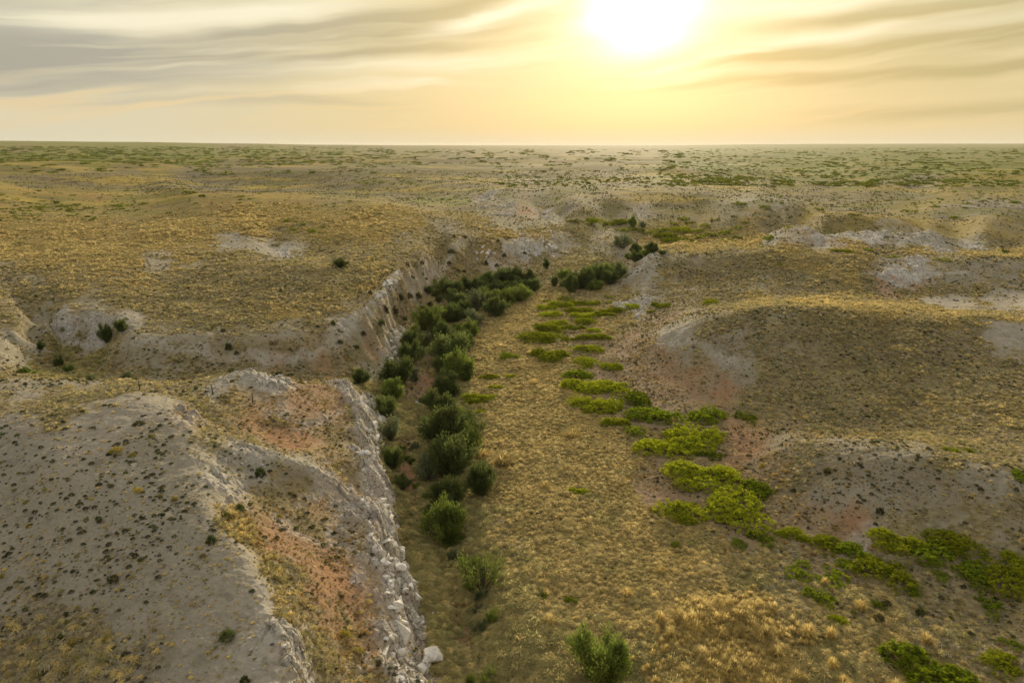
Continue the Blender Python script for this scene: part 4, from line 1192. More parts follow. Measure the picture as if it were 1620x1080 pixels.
def place(kind, variant, loc, rz, sc, label, cat, group, name, parts=True, pn=('foliage', 'stems')):
    """one plant: an Empty at its root with its foliage and stems, or one mesh when too small to show them"""
    meshes = PROTO[kind][variant % len(PROTO[kind])]
    if parts:
        e = bpy.data.objects.new(name, None); e.empty_display_size = .2
        COL.objects.link(e)
        e.location = loc; rot_scale(e, rz, *sc)
        for me, n_ in zip(meshes, pn):
            c = bpy.data.objects.new(n_, me); COL.objects.link(c); c.parent = e
        o = e
    else:
        o = bpy.data.objects.new(name, meshes[0]); COL.objects.link(o)
        o.location = loc; rot_scale(o, rz, *sc)
    return tag(o, label, cat, group)


PROTO['dark'] = [upright_shrub(11 + i, M_DARK, 8200) for i in range(4)]
PROTO['mid'] = [upright_shrub(31 + i, M_MID, 8000) for i in range(4)]
PROTO['grey'] = [upright_shrub(51 + i, M_GREY, 5000, .5) for i in range(2)]
PROTO['sprig'] = [upright_shrub(61 + i, M_MID, 2600, .3) for i in range(3)]
PROTO['mat'] = [mat_shrub(71 + i, M_MAT, 9 + i, 12000, .026) for i in range(6)]
PROTO['mat2'] = [mat_shrub(91 + i, M_MAT2, 8 + i, 8000, .032) for i in range(4)]
PROTO['matloose'] = [mat_shrub(111 + i, M_MAT2, 6, 3200, .036) for i in range(3)]
PROTO['farmat'] = [mat_shrub(131 + i, M_FAR, 6, 900, .085) for i in range(5)]
PROTO['fargrn'] = [mat_shrub(141 + i, M_FAR2, 6, 900, .085) for i in range(4)]
PROTO['scrub'] = [dome_scrub(151 + i, M_SCRUB, 260, .13) for i in range(5)]
PROTO['scrubg'] = [dome_scrub(161 + i, M_SCRUBG, 420, .10) for i in range(3)]
PROTO['scruby'] = [dome_scrub(171 + i, M_SCRUBY, 260, .12) for i in range(3)]
PROTO['tussock'] = [(tuft(181 + i, M_GOLD, 240, .8, 1.0, .022, .35),) for i in range(4)]

# shrubs of the wash: u, v of the root, width and height in photograph pixels, look, where it stands
WASH = '''
762 791 58 55 dark|round dark green shrub alone on the right bank of the wash
712 866 68 72 mid|bright green bushy shrub at the foot of the lone row nearest the camera
706 812 58 46 dark|dark shrub just behind the bright bushy shrub in the near wash
697 800 30 34 mid|small green shrub left of the lone round one
762 950 72 76 sprig|open green shrub with bare upright stems on the near right bank
778 992 26 40 sprig|thin pale green sprig below the open upright shrub
748 905 30 22 sprig|low sprig sprouting behind the open upright shrub
950 1100 92 70 mid|leafy green shrub cut by the bottom edge of the photo
772 1090 32 48 sprig|thin green sapling at the bottom edge in the wash
744 1092 26 30 sprig|low green seedling left of the bottom edge sapling
636 778 27 42 dark|narrow upright dark shrub beside the bare trail
622 741 36 42 dark|rounded dark shrub touching the white cliff foot
676 768 44 44 grey|grey green shrub right of the bare trail
618 704 40 50 grey|loose grey green shrub between cliff and trail
612 664 44 34 dark|low dark shrub left of the trail above the grey one
622 638 44 36 mid|rounded mid green shrub left of the trail
570 614 30 24 dark|small dark shrub at the mouth of the side gully
630 616 50 46 dark|wide dark shrub against the small grey knoll
648 580 38 42 dark|dark shrub at the narrow of the wash
652 600 22 24 grey|thin grey twiggy bush in the wash gravel
715 762 80 66 dark|large dark shrub at the lower end of the central row
716 718 82 62 dark|largest dark shrub in the middle of the central row
700 748 46 52 dark|dark shrub leaning on the left side of the largest one
735 722 44 44 mid|green shrub on the right flank of the central row
697 664 54 38 dark|dark shrub at the upper end of the central row
706 636 52 42 dark|dark shrub with a lighter crown in the central row
690 700 44 44 dark|dark shrub on the trail side of the central row
725 604 52 46 mid|mid green shrub bulging right into the grass flat
713 578 60 46 dark|dark shrub above the one that bulges into the flat
700 598 34 34 dark|smaller dark shrub on the trail side below the thicket
695 790 26 22 sprig|small sprig between the trail and the row
652 560 38 36 dark|dark shrub under the stony slope beside the narrow
676 532 42 42 mid|mid green shrub at the left foot of the thicket
674 550 26 30 grey|grey shrub at the left foot of the thicket
702 542 40 30 dark|dark shrub low in the thicket beside the bare patch
730 558 36 32 dark|dark shrub at the lower right corner of the thicket
702 562 36 26 mid|mid green low shrub at the bottom of the thicket
744 537 30 28 mid|mid green shrub on the lower right rim of the thicket
752 516 32 24 grey|grey green shrub on the right rim of the thicket
694 512 28 32 mid|
718 512 38 28 dark|
722 490 38 26 dark|
752 496 36 34 grey|
786 503 36 28 dark|
774 488 36 26 mid|
797 488 46 28 mid|
820 479 36 24 mid|
796 466 40 20 mid|
708 474 44 28 dark|
746 469 36 26 dark|
772 466 30 18 dark|
776 457 34 22 dark|
798 452 36 24 dark|
818 452 32 24 dark|
824 461 32 20 dark|
839 451 24 22 dark|
844 461 22 20 dark|
735 503 30 24 dark|
810 470 30 20 dark|
765 478 34 20 dark|
678 468 14 12 dark|small dark shrub left of the thicket head
864 427 11 15 dark|lone small dark shrub on the pale flat behind the thicket
877 453 14 16 dark|
893 447 22 28 mid|
904 463 28 28 dark|
916 456 30 26 dark|
928 452 32 26 dark|
943 446 30 28 dark|
960 441 28 28 mid|
977 441 26 28 dark|
966 449 28 22 dark|
944 458 26 16 mid|
985 396 36 22 grey|
1005 404 26 18 dark|
1007 413 24 18 dark|
1032 401 24 16 dark|
1020 404 18 12 mid|
1048 401 16 7 mid|
1001 361 16 17 mid|
1017 361 16 10 grey|
192 526 18 19 dark|dark shrub at the head of the left ravine
170 545 19 28 dark|tall dark shrub below the ravine head
94 582 17 16 dark|dark round bush on the left ravine floor
65 554 12 13 dark|small dark bush beside the pale left knoll
40 592 20 11 mid|flat green bush at the near rim of the ravine
58 595 16 9 mid|flat green bush right of its twin on the near rim
110 589 14 11 mid|green bush in the grass of the ravine floor
145 603 15 12 grey|grey green bush on the near lip of the ravine
200 600 20 13 grey|large grey bush on the lip of the left ravine
538 425 24 14 dark|lone dark shrub on the golden plain behind the rim
'''


def world_box(u, v, w, h):
    """ground point and metric width / span of a plant seen at u, v"""
    x, y, z, ok = spot([u], [v])
    x, y, z = float(x[0]), float(y[0]), float(z[0])
    dep = float(depth_of(x, y, z))
    return x, y, z, w * dep / FPX, h * dep / FPX, math.atan2(CAM_H - z, math.hypot(x, y))


cat_wash = 'shrub'
rk = random.Random(5)
zone_thick = ['dark green shrub packed into the big thicket at the bend', 'dark green shrubs packed into the thicket at the bend']
zone_far = ['dark green shrub in the far reach of the wash', 'dark green shrubs in the far reach of the wash']
WASH_XY = []
kc = {}
for ln in WASH.strip().split('\n'):
    f, lab = ln.split('|')
    u, v, w, h, kind = f.split()
    u, v, w, h = map(float, (u, v, w, h))
    x, y, z, W_, H_, dip = world_box(u, v, w, h)
    Ht = max(.5, (H_ - W_ * .30 * math.sin(dip)) / math.cos(dip))
    grp = 'shrubs of the wash'
    if not lab:
        tone = {'dark': 'dark', 'mid': 'mid', 'grey': 'greyish'}[kind]
        lab, grp = zone_thick if u < 870 and v > 430 else zone_far
        lab = lab.replace('dark', tone, 1)
        if u < 870:
            lab = lab.replace('big ', '') + ', %s %s' % ('lower' if v > 500 else 'middle' if v > 472 else 'upper', 'left' if u < 740 else 'centre' if u < 800 else 'right')
        elif v > 430: lab += ', ' + ('left end' if u < 920 else 'middle' if u < 958 else 'right end')
        else: lab += ', ' + ('beyond the bend' if v > 380 else 'at the very back')
        grp = grp + ', ' + tone
    d = math.hypot(x, y)
    off = W_ * .36
    x += x / d * off; y += y / d * off
    z = float(height_full(np.array([x]), np.array([y]))[0])
    s = W_ / 2 * 1.38
    kc[kind] = kc.get(kind, 0) + 1
    place(kind, kc[kind], (x, y, z - .1), rk.uniform(0, 6.28), (s, s, min(Ht * 1.12, W_ * 1.0) if w > 20 else Ht * 1.15), lab, cat_wash, grp, 'wash_shrub')
    WASH_XY.append((x, y, W_ / 2))

FILL = [((690, 800), (730, 880), 9, 36), ((735, 900), (775, 1000), 5, 30), ((715, 620), (735, 780), 8, 26), ((660, 690), (668, 800), 4, 20), ((640, 600), (660, 545), 8, 22), ((655, 545), (700, 505), 12, 26), ((700, 500), (830, 455), 22, 28), ((690, 470), (740, 462), 6, 22), ((725, 545), (745, 500), 6, 24),
        ((880, 455), (980, 430), 14, 22), ((705, 560), (725, 600), 6, 28), ((690, 640), (720, 740), 10, 34), ((605, 640), (625, 730), 8, 26), ((690, 790), (715, 830), 5, 26), ((985, 405), (1040, 398), 6, 16)]
for (p0, p1, nf, wf) in FILL:
    for i in range(nf):
        t = (i + rk.random()) / nf
        u = p0[0] + (p1[0] - p0[0]) * t + rk.gauss(0, wf * .35); v = p0[1] + (p1[1] - p0[1]) * t + rk.gauss(0, wf * .2)
        w = wf * rk.uniform(.6, 1.1)
        x, y, z, W_, H_, dip = world_box(u, v, w, w * .7)
        kind = rk.choice(['dark', 'mid', 'mid', 'grey'])
        s = W_ / 2 * 1.2
        kc[kind] = kc.get(kind, 0) + 1
        if v > 590: lab, grp = 'low %s shrub between larger ones along the near wash', 'undergrowth shrubs of the near wash, '
        elif u < 870: lab, grp = 'low %s shrub filling the thicket at the bend', 'undergrowth shrubs of the thicket, '
        else: lab, grp = 'low %s shrub in the far reach of the wash', 'undergrowth shrubs of the far wash, '
        tone = {'dark': 'dark green', 'mid': 'mid green', 'grey': 'grey green'}[kind]
        lab = lab % tone + ', %s %s side' % ('upper' if v < (p0[1] + p1[1]) / 2 else 'lower', 'left' if u < (p0[0] + p1[0]) / 2 else 'right')
        place(kind, kc[kind], (x, y, z - .1), rk.uniform(0, 6.28), (s, s, W_ * rk.uniform(.5, .75)), lab, cat_wash, grp + tone, 'wash_shrub')
        WASH_XY.append((x, y, W_ / 2))

# low spreading shrubs: u, v of the near edge, width, span in photograph pixels, look
MATS = '''
1041 670 88 25 mat2|long low dark green shrub mat at the right side of the flat
1122 669 62 28 mat2|rounded green shrub mat right of the long low one
1173 672 42 22 matloose|small thin green shrub at the right end of the upper row
1100 712 92 44 mat|upper right half of the biggest bright green shrub mat
1045 726 84 38 mat|lower left half of the biggest bright green shrub mat
1125 727 40 17 matloose|small faded shrub mat under the biggest one
1113 777 110 48 mat|wide green shrub mat on reddish soil below the biggest one
1071 825 80 35 mat|bright shrub mat at the left of the three on red soil
1190 790 64 34 mat2|dark green shrub mat joined to the back of the large bright one
1164 833 98 62 mat|large bright shrub mat right of the red soil patch
1165 868 34 20 matloose|thin shrub sprawling left below the large bright mat
1196 866 50 28 matloose|thin shrub sprawling right below the large bright mat
1256 857 46 24 mat|small oval shrub mat at the start of the near right row
1303 873 50 29 mat|oval shrub mat second in the near right row
1352 885 58 26 mat2|low shrub mat linking the ovals to the grey hollow
1345 905 40 20 mat2|low dark shrub mat left of the bright triangular one
1395 928 86 48 mat|bright triangular shrub mat in the near right group
1420 880 80 36 mat|left part of the long shrub mat across the near right
1475 897 64 44 mat2|sagging middle of the long shrub mat across the near right
1512 882 80 38 mat|right part of the long shrub mat across the near right
1483 920 30 20 matloose|thin patch hanging below the long shrub mat
1446 944 32 18 matloose|small faded shrub alone below the long mat
1540 928 60 38 mat2|dark shrub mat left of the one cut by the right edge
1550 975 50 46 matloose|ragged open shrub below the dark mat near the right edge
1585 940 74 50 mat|bright shrub mat running out at the right edge
1608 906 48 34 mat|raised back part of the shrub at the right edge
1270 925 50 40 matloose|open yellow green shrub left in the near right group
1315 935 56 44 matloose|open yellow green shrub beside a dry grass bunch
1285 962 60 30 matloose|sparse low shrub under the two open ones
1462 1092 150 64 mat2|big dark green shrub mat at the bottom edge
1577 1066 54 36 mat|green shrub mat near the bottom right corner
1602 1030 34 22 matloose|thin shrub above the bottom right corner
1325 990 30 16 mat|small bright shrub in straw left of a lone dark bush
1608 756 26 26 mat2|dark green bush at the right edge on the grey slope
1503 715 26 12 mat|tiny bright patch on the golden slope
1534 715 18 9 mat|tiny bright patch right of its twin on the golden slope
1127 482 28 19 mat|lone round yellow green bush on the crest of the mound
911 600 50 14 mat2|thin dark strip of shrub behind the double mat
930 622 84 26 mat|upper left half of the double mat in the flat
975 624 44 22 mat|right shoulder of the double mat in the flat
945 653 78 30 mat|lower half of the double mat in the flat
1011 645 52 27 mat2|shrub mat trailing right from the double mat
972 674 42 14 mat|small yellow mat beside the straw tuft
1000 692 46 20 matloose|thin green mat below the small yellow one
930 580 38 20 mat|round bright mat of the touching pair
966 585 40 14 mat|flat right hand mat of the touching pair
868 572 58 24 mat|bright oval mat at the left side of the flat
813 568 38 16 matloose|dull green mat left of the bright oval
930 557 50 12 mat|thin bright strip above the touching pair
938 540 54 14 mat|long thin mat pointing right
901 541 18 8 mat|small mat filling the gap before the long thin one
863 543 72 21 mat|bright wedge shaped mat with a dark stump at its left end
868 526 46 14 mat|
858 520 26 10 mat|
882 516 36 12 mat|
895 522 26 9 mat|
912 522 30 8 mat|
929 514 34 13 mat|
940 526 28 7 mat|
922 503 40 11 mat|
872 502 36 12 mat|
866 490 32 10 mat|
885 486 38 12 mat|
905 495 30 10 mat|
898 475 30 8 mat|
910 482 24 8 mat|
933 482 36 9 mat|
926 492 28 8 mat|
956 500 34 9 mat|
960 494 26 8 mat|
978 494 28 11 mat|
998 487 28 10 mat|
964 478 18 5 mat|thin bright mat under the grey rock
964 469 16 7 mat|bright tuft at the toe of the grey bluff
866 478 14 6 mat|small green mat at the upper left of the spread
1046 485 32 11 mat|lone bright mat between rock and mound
1030 493 16 5 mat|
762 636 56 12 mat|thin bright green mat beside the central shrub row
783 616 24 8 mat|small yellow mat near the shrub row
773 600 32 8 mat|narrow bright mat at the upper shrub row
807 598 20 7 mat|little mat right of the narrow one
744 640 22 9 mat|
760 655 18 9 mat|
752 672 16 10 matloose|
915 783 32 9 mat|small olive mat alone in the dry grass
1070 866 18 12 matloose|pale green tuft in the straw
906 952 24 12 matloose|small green tuft in the near straw
858 952 16 20 matloose|single green sprout in the near straw
1385 962 34 12 matloose|
985 357 34 9 mat|
937 358 40 15 mat|
960 360 28 14 mat|
912 355 30 5 mat|
988 367 30 6 mat|
1005 369 26 9 mat|
1026 372 22 10 mat|
1048 367 24 7 mat|
1076 368 34 9 mat|
1055 378 36 11 mat|
1064 384 34 11 mat|
1088 384 28 9 mat|
1082 350 20 6 mat|
1068 357 16 6 mat|
1092 356 18 5 mat|
1105 368 26 7 mat|
1120 360 22 6 mat|
1108 378 24 7 mat|
1128 374 24 7 mat|
1150 382 22 6 mat|
1148 370 26 7 mat|
1163 362 20 6 mat|
1178 354 14 5 mat|
1170 378 20 6 mat|
1132 350 16 4 mat|
1218 377 26 10 mat|bright bush at the left foot of the eroded dome
1205 390 16 6 mat|small bush below the left foot of the dome
1247 359 14 5 mat|
1332 397 34 6 mat|bright strip on the crest in front of the dome
1375 393 18 5 mat|short bright bush right of the strip on the crest
1490 413 24 6 mat|
1415 407 18 5 mat|
1230 422 14 6 mat|
1168 327 26 6 mat|
1208 331 18 5 mat|
1440 337 28 6 mat|
1590 400 22 8 mat2|
1600 322 20 5 mat2|
560 600 16 6 matloose|
'''
zone_sp = ('yellow green shrub mat in the patchwork filling the upper flat', 'shrub mats in the patchwork of the upper flat')
zone_v = ('bright green shrub mat in the distant side valley', 'shrub mats of the distant side valley')
zone_r = ('small green shrub on the rolling ground at the right', 'small green shrubs on the right hand ground')
zone_s = ('small green shrub along the right side of the central shrub row', 'small shrubs beside the central row')
MAT_XY = []
for ln in MATS.strip().split('\n'):
    f, lab = ln.split('|')
    u, v, w, h, kind = f.split()
    u, v, w, h = map(float, (u, v, w, h))
    x, y, z, W_, H_, dip = world_box(u, v, w, h)
    ht = min(max(.45, .25 * W_), 1.6)
    ht = min(ht, H_ / math.cos(dip) * .75)
    ex = (H_ - ht * .75 * math.cos(dip)) / math.sin(dip)
    ex = min(max(ex, .45 * W_), 1.25 * W_)
    d = math.hypot(x, y)
    x += x / d * ex * .5; y += y / d * ex * .5
    z = float(height_full(np.array([x]), np.array([y]))[0])
    grp = 'low spreading shrub mats'
    if not lab:
        lab, grp = zone_s if u < 800 else (zone_sp if v > 470 and u < 1040 else (zone_v if u < 1190 and v < 392 else zone_r))
        if grp is zone_sp[1]: lab += ', %s row, %s' % ('first' if v < 480 else 'second' if v < 489 else 'third' if v < 499 else 'fourth' if v < 512 else 'fifth', 'left' if u < 885 else 'middle' if u < 925 else 'right')
        if grp is zone_v[1]: lab += ', %s, %s' % ('back' if v < 358 else 'middle depth' if v < 372 else 'front', 'left' if u < 1000 else 'centre left' if u < 1070 else 'centre right' if u < 1110 else 'right')
        if grp is zone_r[1]: lab += ', ' + ('high up' if v < 345 else 'lower down') + (', nearer the middle' if u < 1300 else ', nearer the edge')
        if grp is zone_s[1]: lab += ', ' + ('upper one' if v < 645 else 'middle one' if v < 660 else 'lower one')
    if w < 34 and kind != 'matloose' and v < 480:
        kind = 'farmat' if kind == 'mat' else 'fargrn'
    kc[kind] = kc.get(kind, 0) + 1
    az = -math.atan2(x, y)
    place(kind, kc[kind], (x, y, z - .05), az + rk.choice([0, math.pi]) + rk.uniform(-.12, .12), (W_ / 2 * 1.42, ex / 2 * 1.65, ht * 1.15), lab, 'shrub', grp, 'shrub_mat', parts=w > 20)
    MAT_XY.append((x, y, max(W_, ex) / 2))


# ------------------------------------------------------------------ cover nobody could count: scattered by geometry nodes
def stuff(name, meshes, pts, rz, scl, idx, label, cat, tilt=None):
    """one object; every point carries its own turn, size and shape number"""
    src = bpy.data.collections.new(name + ' shapes')
    for i, me in enumerate(meshes):
        o = bpy.data.objects.new('%s_shape_%02d' % (name, i), me)
        src.objects.link(o)
    me = bpy.data.meshes.new(name)
    n = len(pts)
    me.vertices.add(n); me.vertices.foreach_set('co', np.asarray(pts, np.float32).ravel())
    rot = np.zeros((n, 3), np.float32); rot[:, 2] = rz
    if tilt is not None: rot[:, :2] = tilt
    a = me.attributes.new('turn', 'FLOAT_VECTOR', 'POINT'); a.data.foreach_set('vector', rot.ravel())
    a = me.attributes.new('size', 'FLOAT_VECTOR', 'POINT'); a.data.foreach_set('vector', np.asarray(scl, np.float32).ravel())
    a = me.attributes.new('shape', 'INT', 'POINT'); a.data.foreach_set('value', np.asarray(idx, np.int32))
    ob = bpy.data.objects.new(name, me); COL.objects.link(ob)
    ng = bpy.data.node_groups.new(name + ' scatter', 'GeometryNodeTree')
    ng.interface.new_socket('Geometry', in_out='INPUT', socket_type='NodeSocketGeometry')
    ng.interface.new_socket('Geometry', in_out='OUTPUT', socket_type='NodeSocketGeometry')
    N, L = ng.nodes, ng.links
    gi, go = N.new('NodeGroupInput'), N.new('NodeGroupOutput')
    iop = N.new('GeometryNodeInstanceOnPoints')
    ci = N.new('GeometryNodeCollectionInfo'); ci.inputs['Collection'].default_value = src
    ci.inputs['Separate Children'].default_value = True; ci.inputs['Reset Children'].default_value = True
    def attr(nm, ty):
        nd = N.new('GeometryNodeInputNamedAttribute'); nd.data_type = ty; nd.inputs['Name'].default_value = nm
        return nd.outputs['Attribute']
    L.new(gi.outputs[0], iop.inputs['Points'])
    L.new(ci.outputs[0], iop.inputs['Instance'])
    iop.inputs['Pick Instance'].default_value = True
    L.new(attr('shape', 'INT'), iop.inputs['Instance Index'])
    er = N.new('FunctionNodeEulerToRotation')
    L.new(attr('turn', 'FLOAT_VECTOR'), er.inputs[0])
    L.new(er.outputs[0], iop.inputs['Rotation'])
    L.new(attr('size', 'FLOAT_VECTOR'), iop.inputs['Scale'])
    L.new(iop.outputs[0], go.inputs[0])
    md = ob.modifiers.new('scatter', 'NODES'); md.node_group = ng
    return tag(ob, label, cat, kind='stuff')


def polar_points(n, r0, r1, amax, power=2.0):
    """random ground points in a sector, denser close by"""
    u = RNG.uniform(0, 1, n)
    e = 2.0 - power
    if abs(e) < 1e-6:
        r = r0 * (r1 / r0) ** u
    else:
        r = (r0 ** e + u * (r1 ** e - r0 ** e)) ** (1 / e)
    a = np.radians(RNG.uniform(-amax, amax, n))
    return r * np.sin(a), r * np.cos(a), r


def not_in(x, y, lst, k=1.0):
    ok = np.ones(len(x), bool)
    for (cx, cy, cr) in lst:
        ok &= (x - cx) ** 2 + (y - cy) ** 2 > (cr * k) ** 2
    return ok


def in_view(x, y, z, m=40):
    u, v = to_uv(x, y, z)
    return (u > -m) & (u < 1620 + m) & (v < 1080 + m * 2)


ci_ = {c: i for i, c in enumerate(CLS)}
def across(u):
    return ('along the left edge', 'far left of the wash', 'left of the wash', 'just left of the wash', 'straight up from the wash', 'below the sun', 'right of the sun', 'well right of the sun', 'near the right edge', 'along the right edge')[int(min(9, max(0, u / 162.0)))]


def back(v):
    if v < 240: return 'hugging the horizon'
    if v < 252: return 'a little below the horizon'
    if v < 266: return 'in the outer plain'
    if v < 282: return 'in the middle plain'
    if v < 300: return 'in the inner plain'
    if v < 325: return 'on the nearer plain'
    return 'on nearer rolling ground'


# --- dry bunch grass
x, y, r = polar_points(620000, 26, 330, 45, 1.05)
w = weights(x, y)
dn = w @ CDEN[:, 0]
patch = vnoise(x / 6, y / 6, 71) * .6 + vnoise(x / 2.2, y / 2.2, 72) * .6 + vnoise(x / 18, y / 18, 74) * .5
keep = RNG.uniform(0, 1, len(x)) < np.clip(dn * 1.15 * (.95 + 1.0 * patch), 0, 1) * np.clip((330 - r) / 200, 0, 1)
keep &= in_view(x, y, 5.0)
keep &= not_in(x, y, MAT_XY, .8) & not_in(x, y, WASH_XY, .55)
x, y, w, r = x[keep], y[keep], w[keep], r[keep]
z = height_full(x, y)
n = len(x)
gold = w[:, ci_['Y']] + .25 * vnoise(x / 9, y / 9, 73)
rust = w[:, ci_['R']] + w[:, ci_['P']] * .5
wash = w[:, ci_['T']]
s = (.15 + .24 * RNG.uniform(0, 1, n) ** 2) * (1 + .75 * wash + .35 * np.clip(gold, 0, 1))
s *= np.clip(.35 + w @ CDEN[:, 0], .5, 1.1) * np.clip(1 + .55 * vnoise(x / 3.5, y / 3.5, 75) + .35 * vnoise(x / 12, y / 12, 76), .5, 1.8)
s *= 1 + np.clip((r - 80) / 250, 0, 1) * .9            # farther out one bunch stands for a few
hz = s * RNG.uniform(.7, 1.15, n) * (1 + .3 * np.clip(gold, 0, 1))
TUF = [tuft(201 + i, M_STRAW, 60, 1.0, .9, .060, .55) for i in range(5)] + [tuft(221 + i, M_GOLD, 64, .75, 1.15, .045, .3) for i in range(3)] + [tuft(231 + i, M_RUST, 44, .9, 1.0, .05, .4) for i in range(2)] + [tuft(241 + i, M_DULL, 64, 1.0, 1.0, .055, .6) for i in range(2)] + [tuft(251 + i, M_PALE, 46, 1.0, .8, .06, .6) for i in range(3)] + [tuft(261 + i, M_DULL, 190, 1.0, 1.0, .032, .55) for i in range(3)] + [tuft(265, M_STRAW, 190, 1.0, 1.0, .032, .55)]
bare_ = w[:, ci_['C']] + w[:, ci_['D']] + w[:, ci_['P']] + w[:, ci_['R']] + .6 * w[:, ci_['O']] + w[:, ci_['W']]
idx = RNG.integers(0, 5, n)
wm = RNG.uniform(0, 1, n) < np.clip(wash * 1.5 - .1, 0, .85)
idx[wm] = 10 + RNG.integers(0, 2, wm.sum())
gm = ~wm & (RNG.uniform(0, 1, n) < np.clip(gold * 1.5 - .55, 0, .95) * np.clip((230 - r) / 100, .15, 1))
idx[gm] = 5 + RNG.integers(0, 3, gm.sum())
rm = ~gm & ~wm & (RNG.uniform(0, 1, n) < np.clip(rust * .5, 0, .35))
idx[rm] = 8 + RNG.integers(0, 2, rm.sum())
pm = (idx < 5) & (RNG.uniform(0, 1, n) < np.clip(bare_ * .85, 0, .8))
idx[pm] = 12 + RNG.integers(0, 3, pm.sum()); s[pm] *= .75; hz[pm] *= .7
print('bunch grass', n)
om = (idx < 5) & (RNG.uniform(0, 1, n) < np.clip(w[:, ci_['O']] * 1.1, 0, .7))
idx[om] = np.where(RNG.uniform(0, 1, om.sum()) < .6, 12 + RNG.integers(0, 3, om.sum()), 10 + RNG.integers(0, 2, om.sum()))
# the tall golden stand at the bottom of the picture
m = 2600
uu = 1145 + 105 * RNG.normal(size=m) * .7; vv = 1035 + 75 * RNG.normal(size=m) * .7
kk = ((uu - 1145) / 125) ** 2 + ((vv - 1035) / 85) ** 2 < 1 + .9 * vnoise(uu / 30, vv / 22, 77)
gx, gy, gz, ok = project(uu[kk], vv[kk]); gz = height_full(gx, gy)
gs = RNG.uniform(.24, .44, len(gx))
x = np.append(x, gx); y = np.append(y, gy); z = np.append(z, gz); s = np.append(s, gs); hz = np.append(hz, gs * RNG.uniform(1.2, 1.9, len(gx)))
idx = np.append(idx, np.where(RNG.uniform(0, 1, len(gx)) < .3, RNG.integers(0, 5, len(gx)), 5 + RNG.integers(0, 3, len(gx)))); n = len(x)
# rounded mop-headed bunches crowding the near channel
m = 2600
vv = RNG.uniform(800, 1110, m); uu = 655 + (vv - 800) * .12 + RNG.uniform(0, 1, m) ** 1.2 * (90 + (vv - 800) * .75)
kk = (vnoise(uu / 22, vv / 16, 78) > -.25) & (np.abs(uu - (690 + (vv - 850) * .33)) > 9)
gx, gy, gz, ok = project(uu[kk], vv[kk]); gz = height_full(gx, gy)
gs = RNG.uniform(.26, .55, len(gx))
x = np.append(x, gx); y = np.append(y, gy); z = np.append(z, gz); s = np.append(s, gs); hz = np.append(hz, gs * RNG.uniform(.8, 1.1, len(gx)))
idx = np.append(idx, np.where(RNG.uniform(0, 1, len(gx)) < .7, 15 + RNG.integers(0, 3, len(gx)), 18)); n = len(x)
stuff('dry_grass', TUF, np.stack([x, y, z], 1), RNG.uniform(0, 6.28, n), np.stack([s, s, hz], 1), idx,
      'dry straw coloured bunch grass covering the flat and the slopes', 'grass')

# --- scattered scrub on the clay and the slopes: the nearest and largest as plants of their own
x, y, r = polar_points(330000, 30, 700, 45, .85)
w = weights(x, y)
dn = w @ CDEN[:, 1]
lines = 1 - np.abs(vnoise(x / 4.5 + y / 30, y / 11, 81)) * 2.2
patch = np.clip(vnoise(x / 13, y / 13, 82) + .55, 0, 1.3)
keep = RNG.uniform(0, 1, len(x)) < np.clip((1 - .6 * np.clip((r - 180) / 200, 0, 1)) * dn * (.45 + .8 * np.clip(lines, 0, 1)) * patch * 1.6, 0, 1)
z = height_full(x, y)
keep &= in_view(x, y, z)
keep &= not_in(x, y, MAT_XY, .9) & not_in(x, y, WASH_XY, .8)
x, y, z, w, r = x[keep], y[keep], z[keep], w[keep], r[keep]
n = len(x)
s = .08 + .20 * RNG.uniform(0, 1, n) ** 3.5
s *= 1 + np.clip((r - 80) / 350, 0, 1.0)
kindr = RNG.uniform(0, 1, n)
kind = np.where(kindr < .64, 0, np.where(kindr < .82, 1, 2))
print('scrub', n)
dist = np.sqrt(x * x + y * y + (CAM_H - z) ** 2)
u_, v_ = to_uv(x, y, z)
vis = (u_ > 0) & (u_ < 1620) & (v_ < 1080)
order = np.argsort(-(s / dist) * vis)
heroes = order[:230]
names = ['scrub', 'scrubg', 'scruby']
looks = ['dull dark', 'green', 'yellowish']
def side_of(u, v, wv):
    c = CLS[int(np.argmax(wv))]
    if u < 460 and v > 640: return 'on the grey clay hill'
    if u < 700 and v > 600: return 'on the reddish slope'
    if u < 700: return 'beyond the side ravine'
    if u > 1000 and v < 900: return 'on the right mounds'
    return 'in the straw flat'
for i in heroes:
    k = names[kind[i]]
    wh = side_of(u_[i], v_[i], w[i])
    sz = 'tiny' if s[i] < .24 else 'small'
    wh += ', ' + ('upper' if v_[i] < 560 else 'middle' if v_[i] < 720 else 'lower' if v_[i] < 880 else 'lowest') + ' part, ' + across(u_[i])
    lab = '%s %s scrub %s' % (sz, looks[kind[i]], wh)
    place(k, int(i), (float(x[i]), float(y[i]), float(z[i]) - .02), float(RNG.uniform(0, 6.28)), (float(s[i]),) * 2 + (float(s[i]) * .85,), lab, 'scrub plant', 'group of ' + lab, 'scrub_plant', parts=bool(s[i] / dist[i] > .0042))
rest = order[230:]
SCM = [p[0] for k in names for p in PROTO[k]]
base = np.array([0, 5, 8]); cnt = np.array([5, 3, 3])
idx = base[kind[rest]] + RNG.integers(0, 1000, len(rest)) % cnt[kind[rest]]
stuff('ground_scrub', SCM, np.stack([x, y, z], 1)[rest], RNG.uniform(0, 6.28, len(rest)), np.stack([s, s, s * .8], 1)[rest], idx,
      'thin dark scrub dotted over clay, slopes and far grassland', 'scrub')

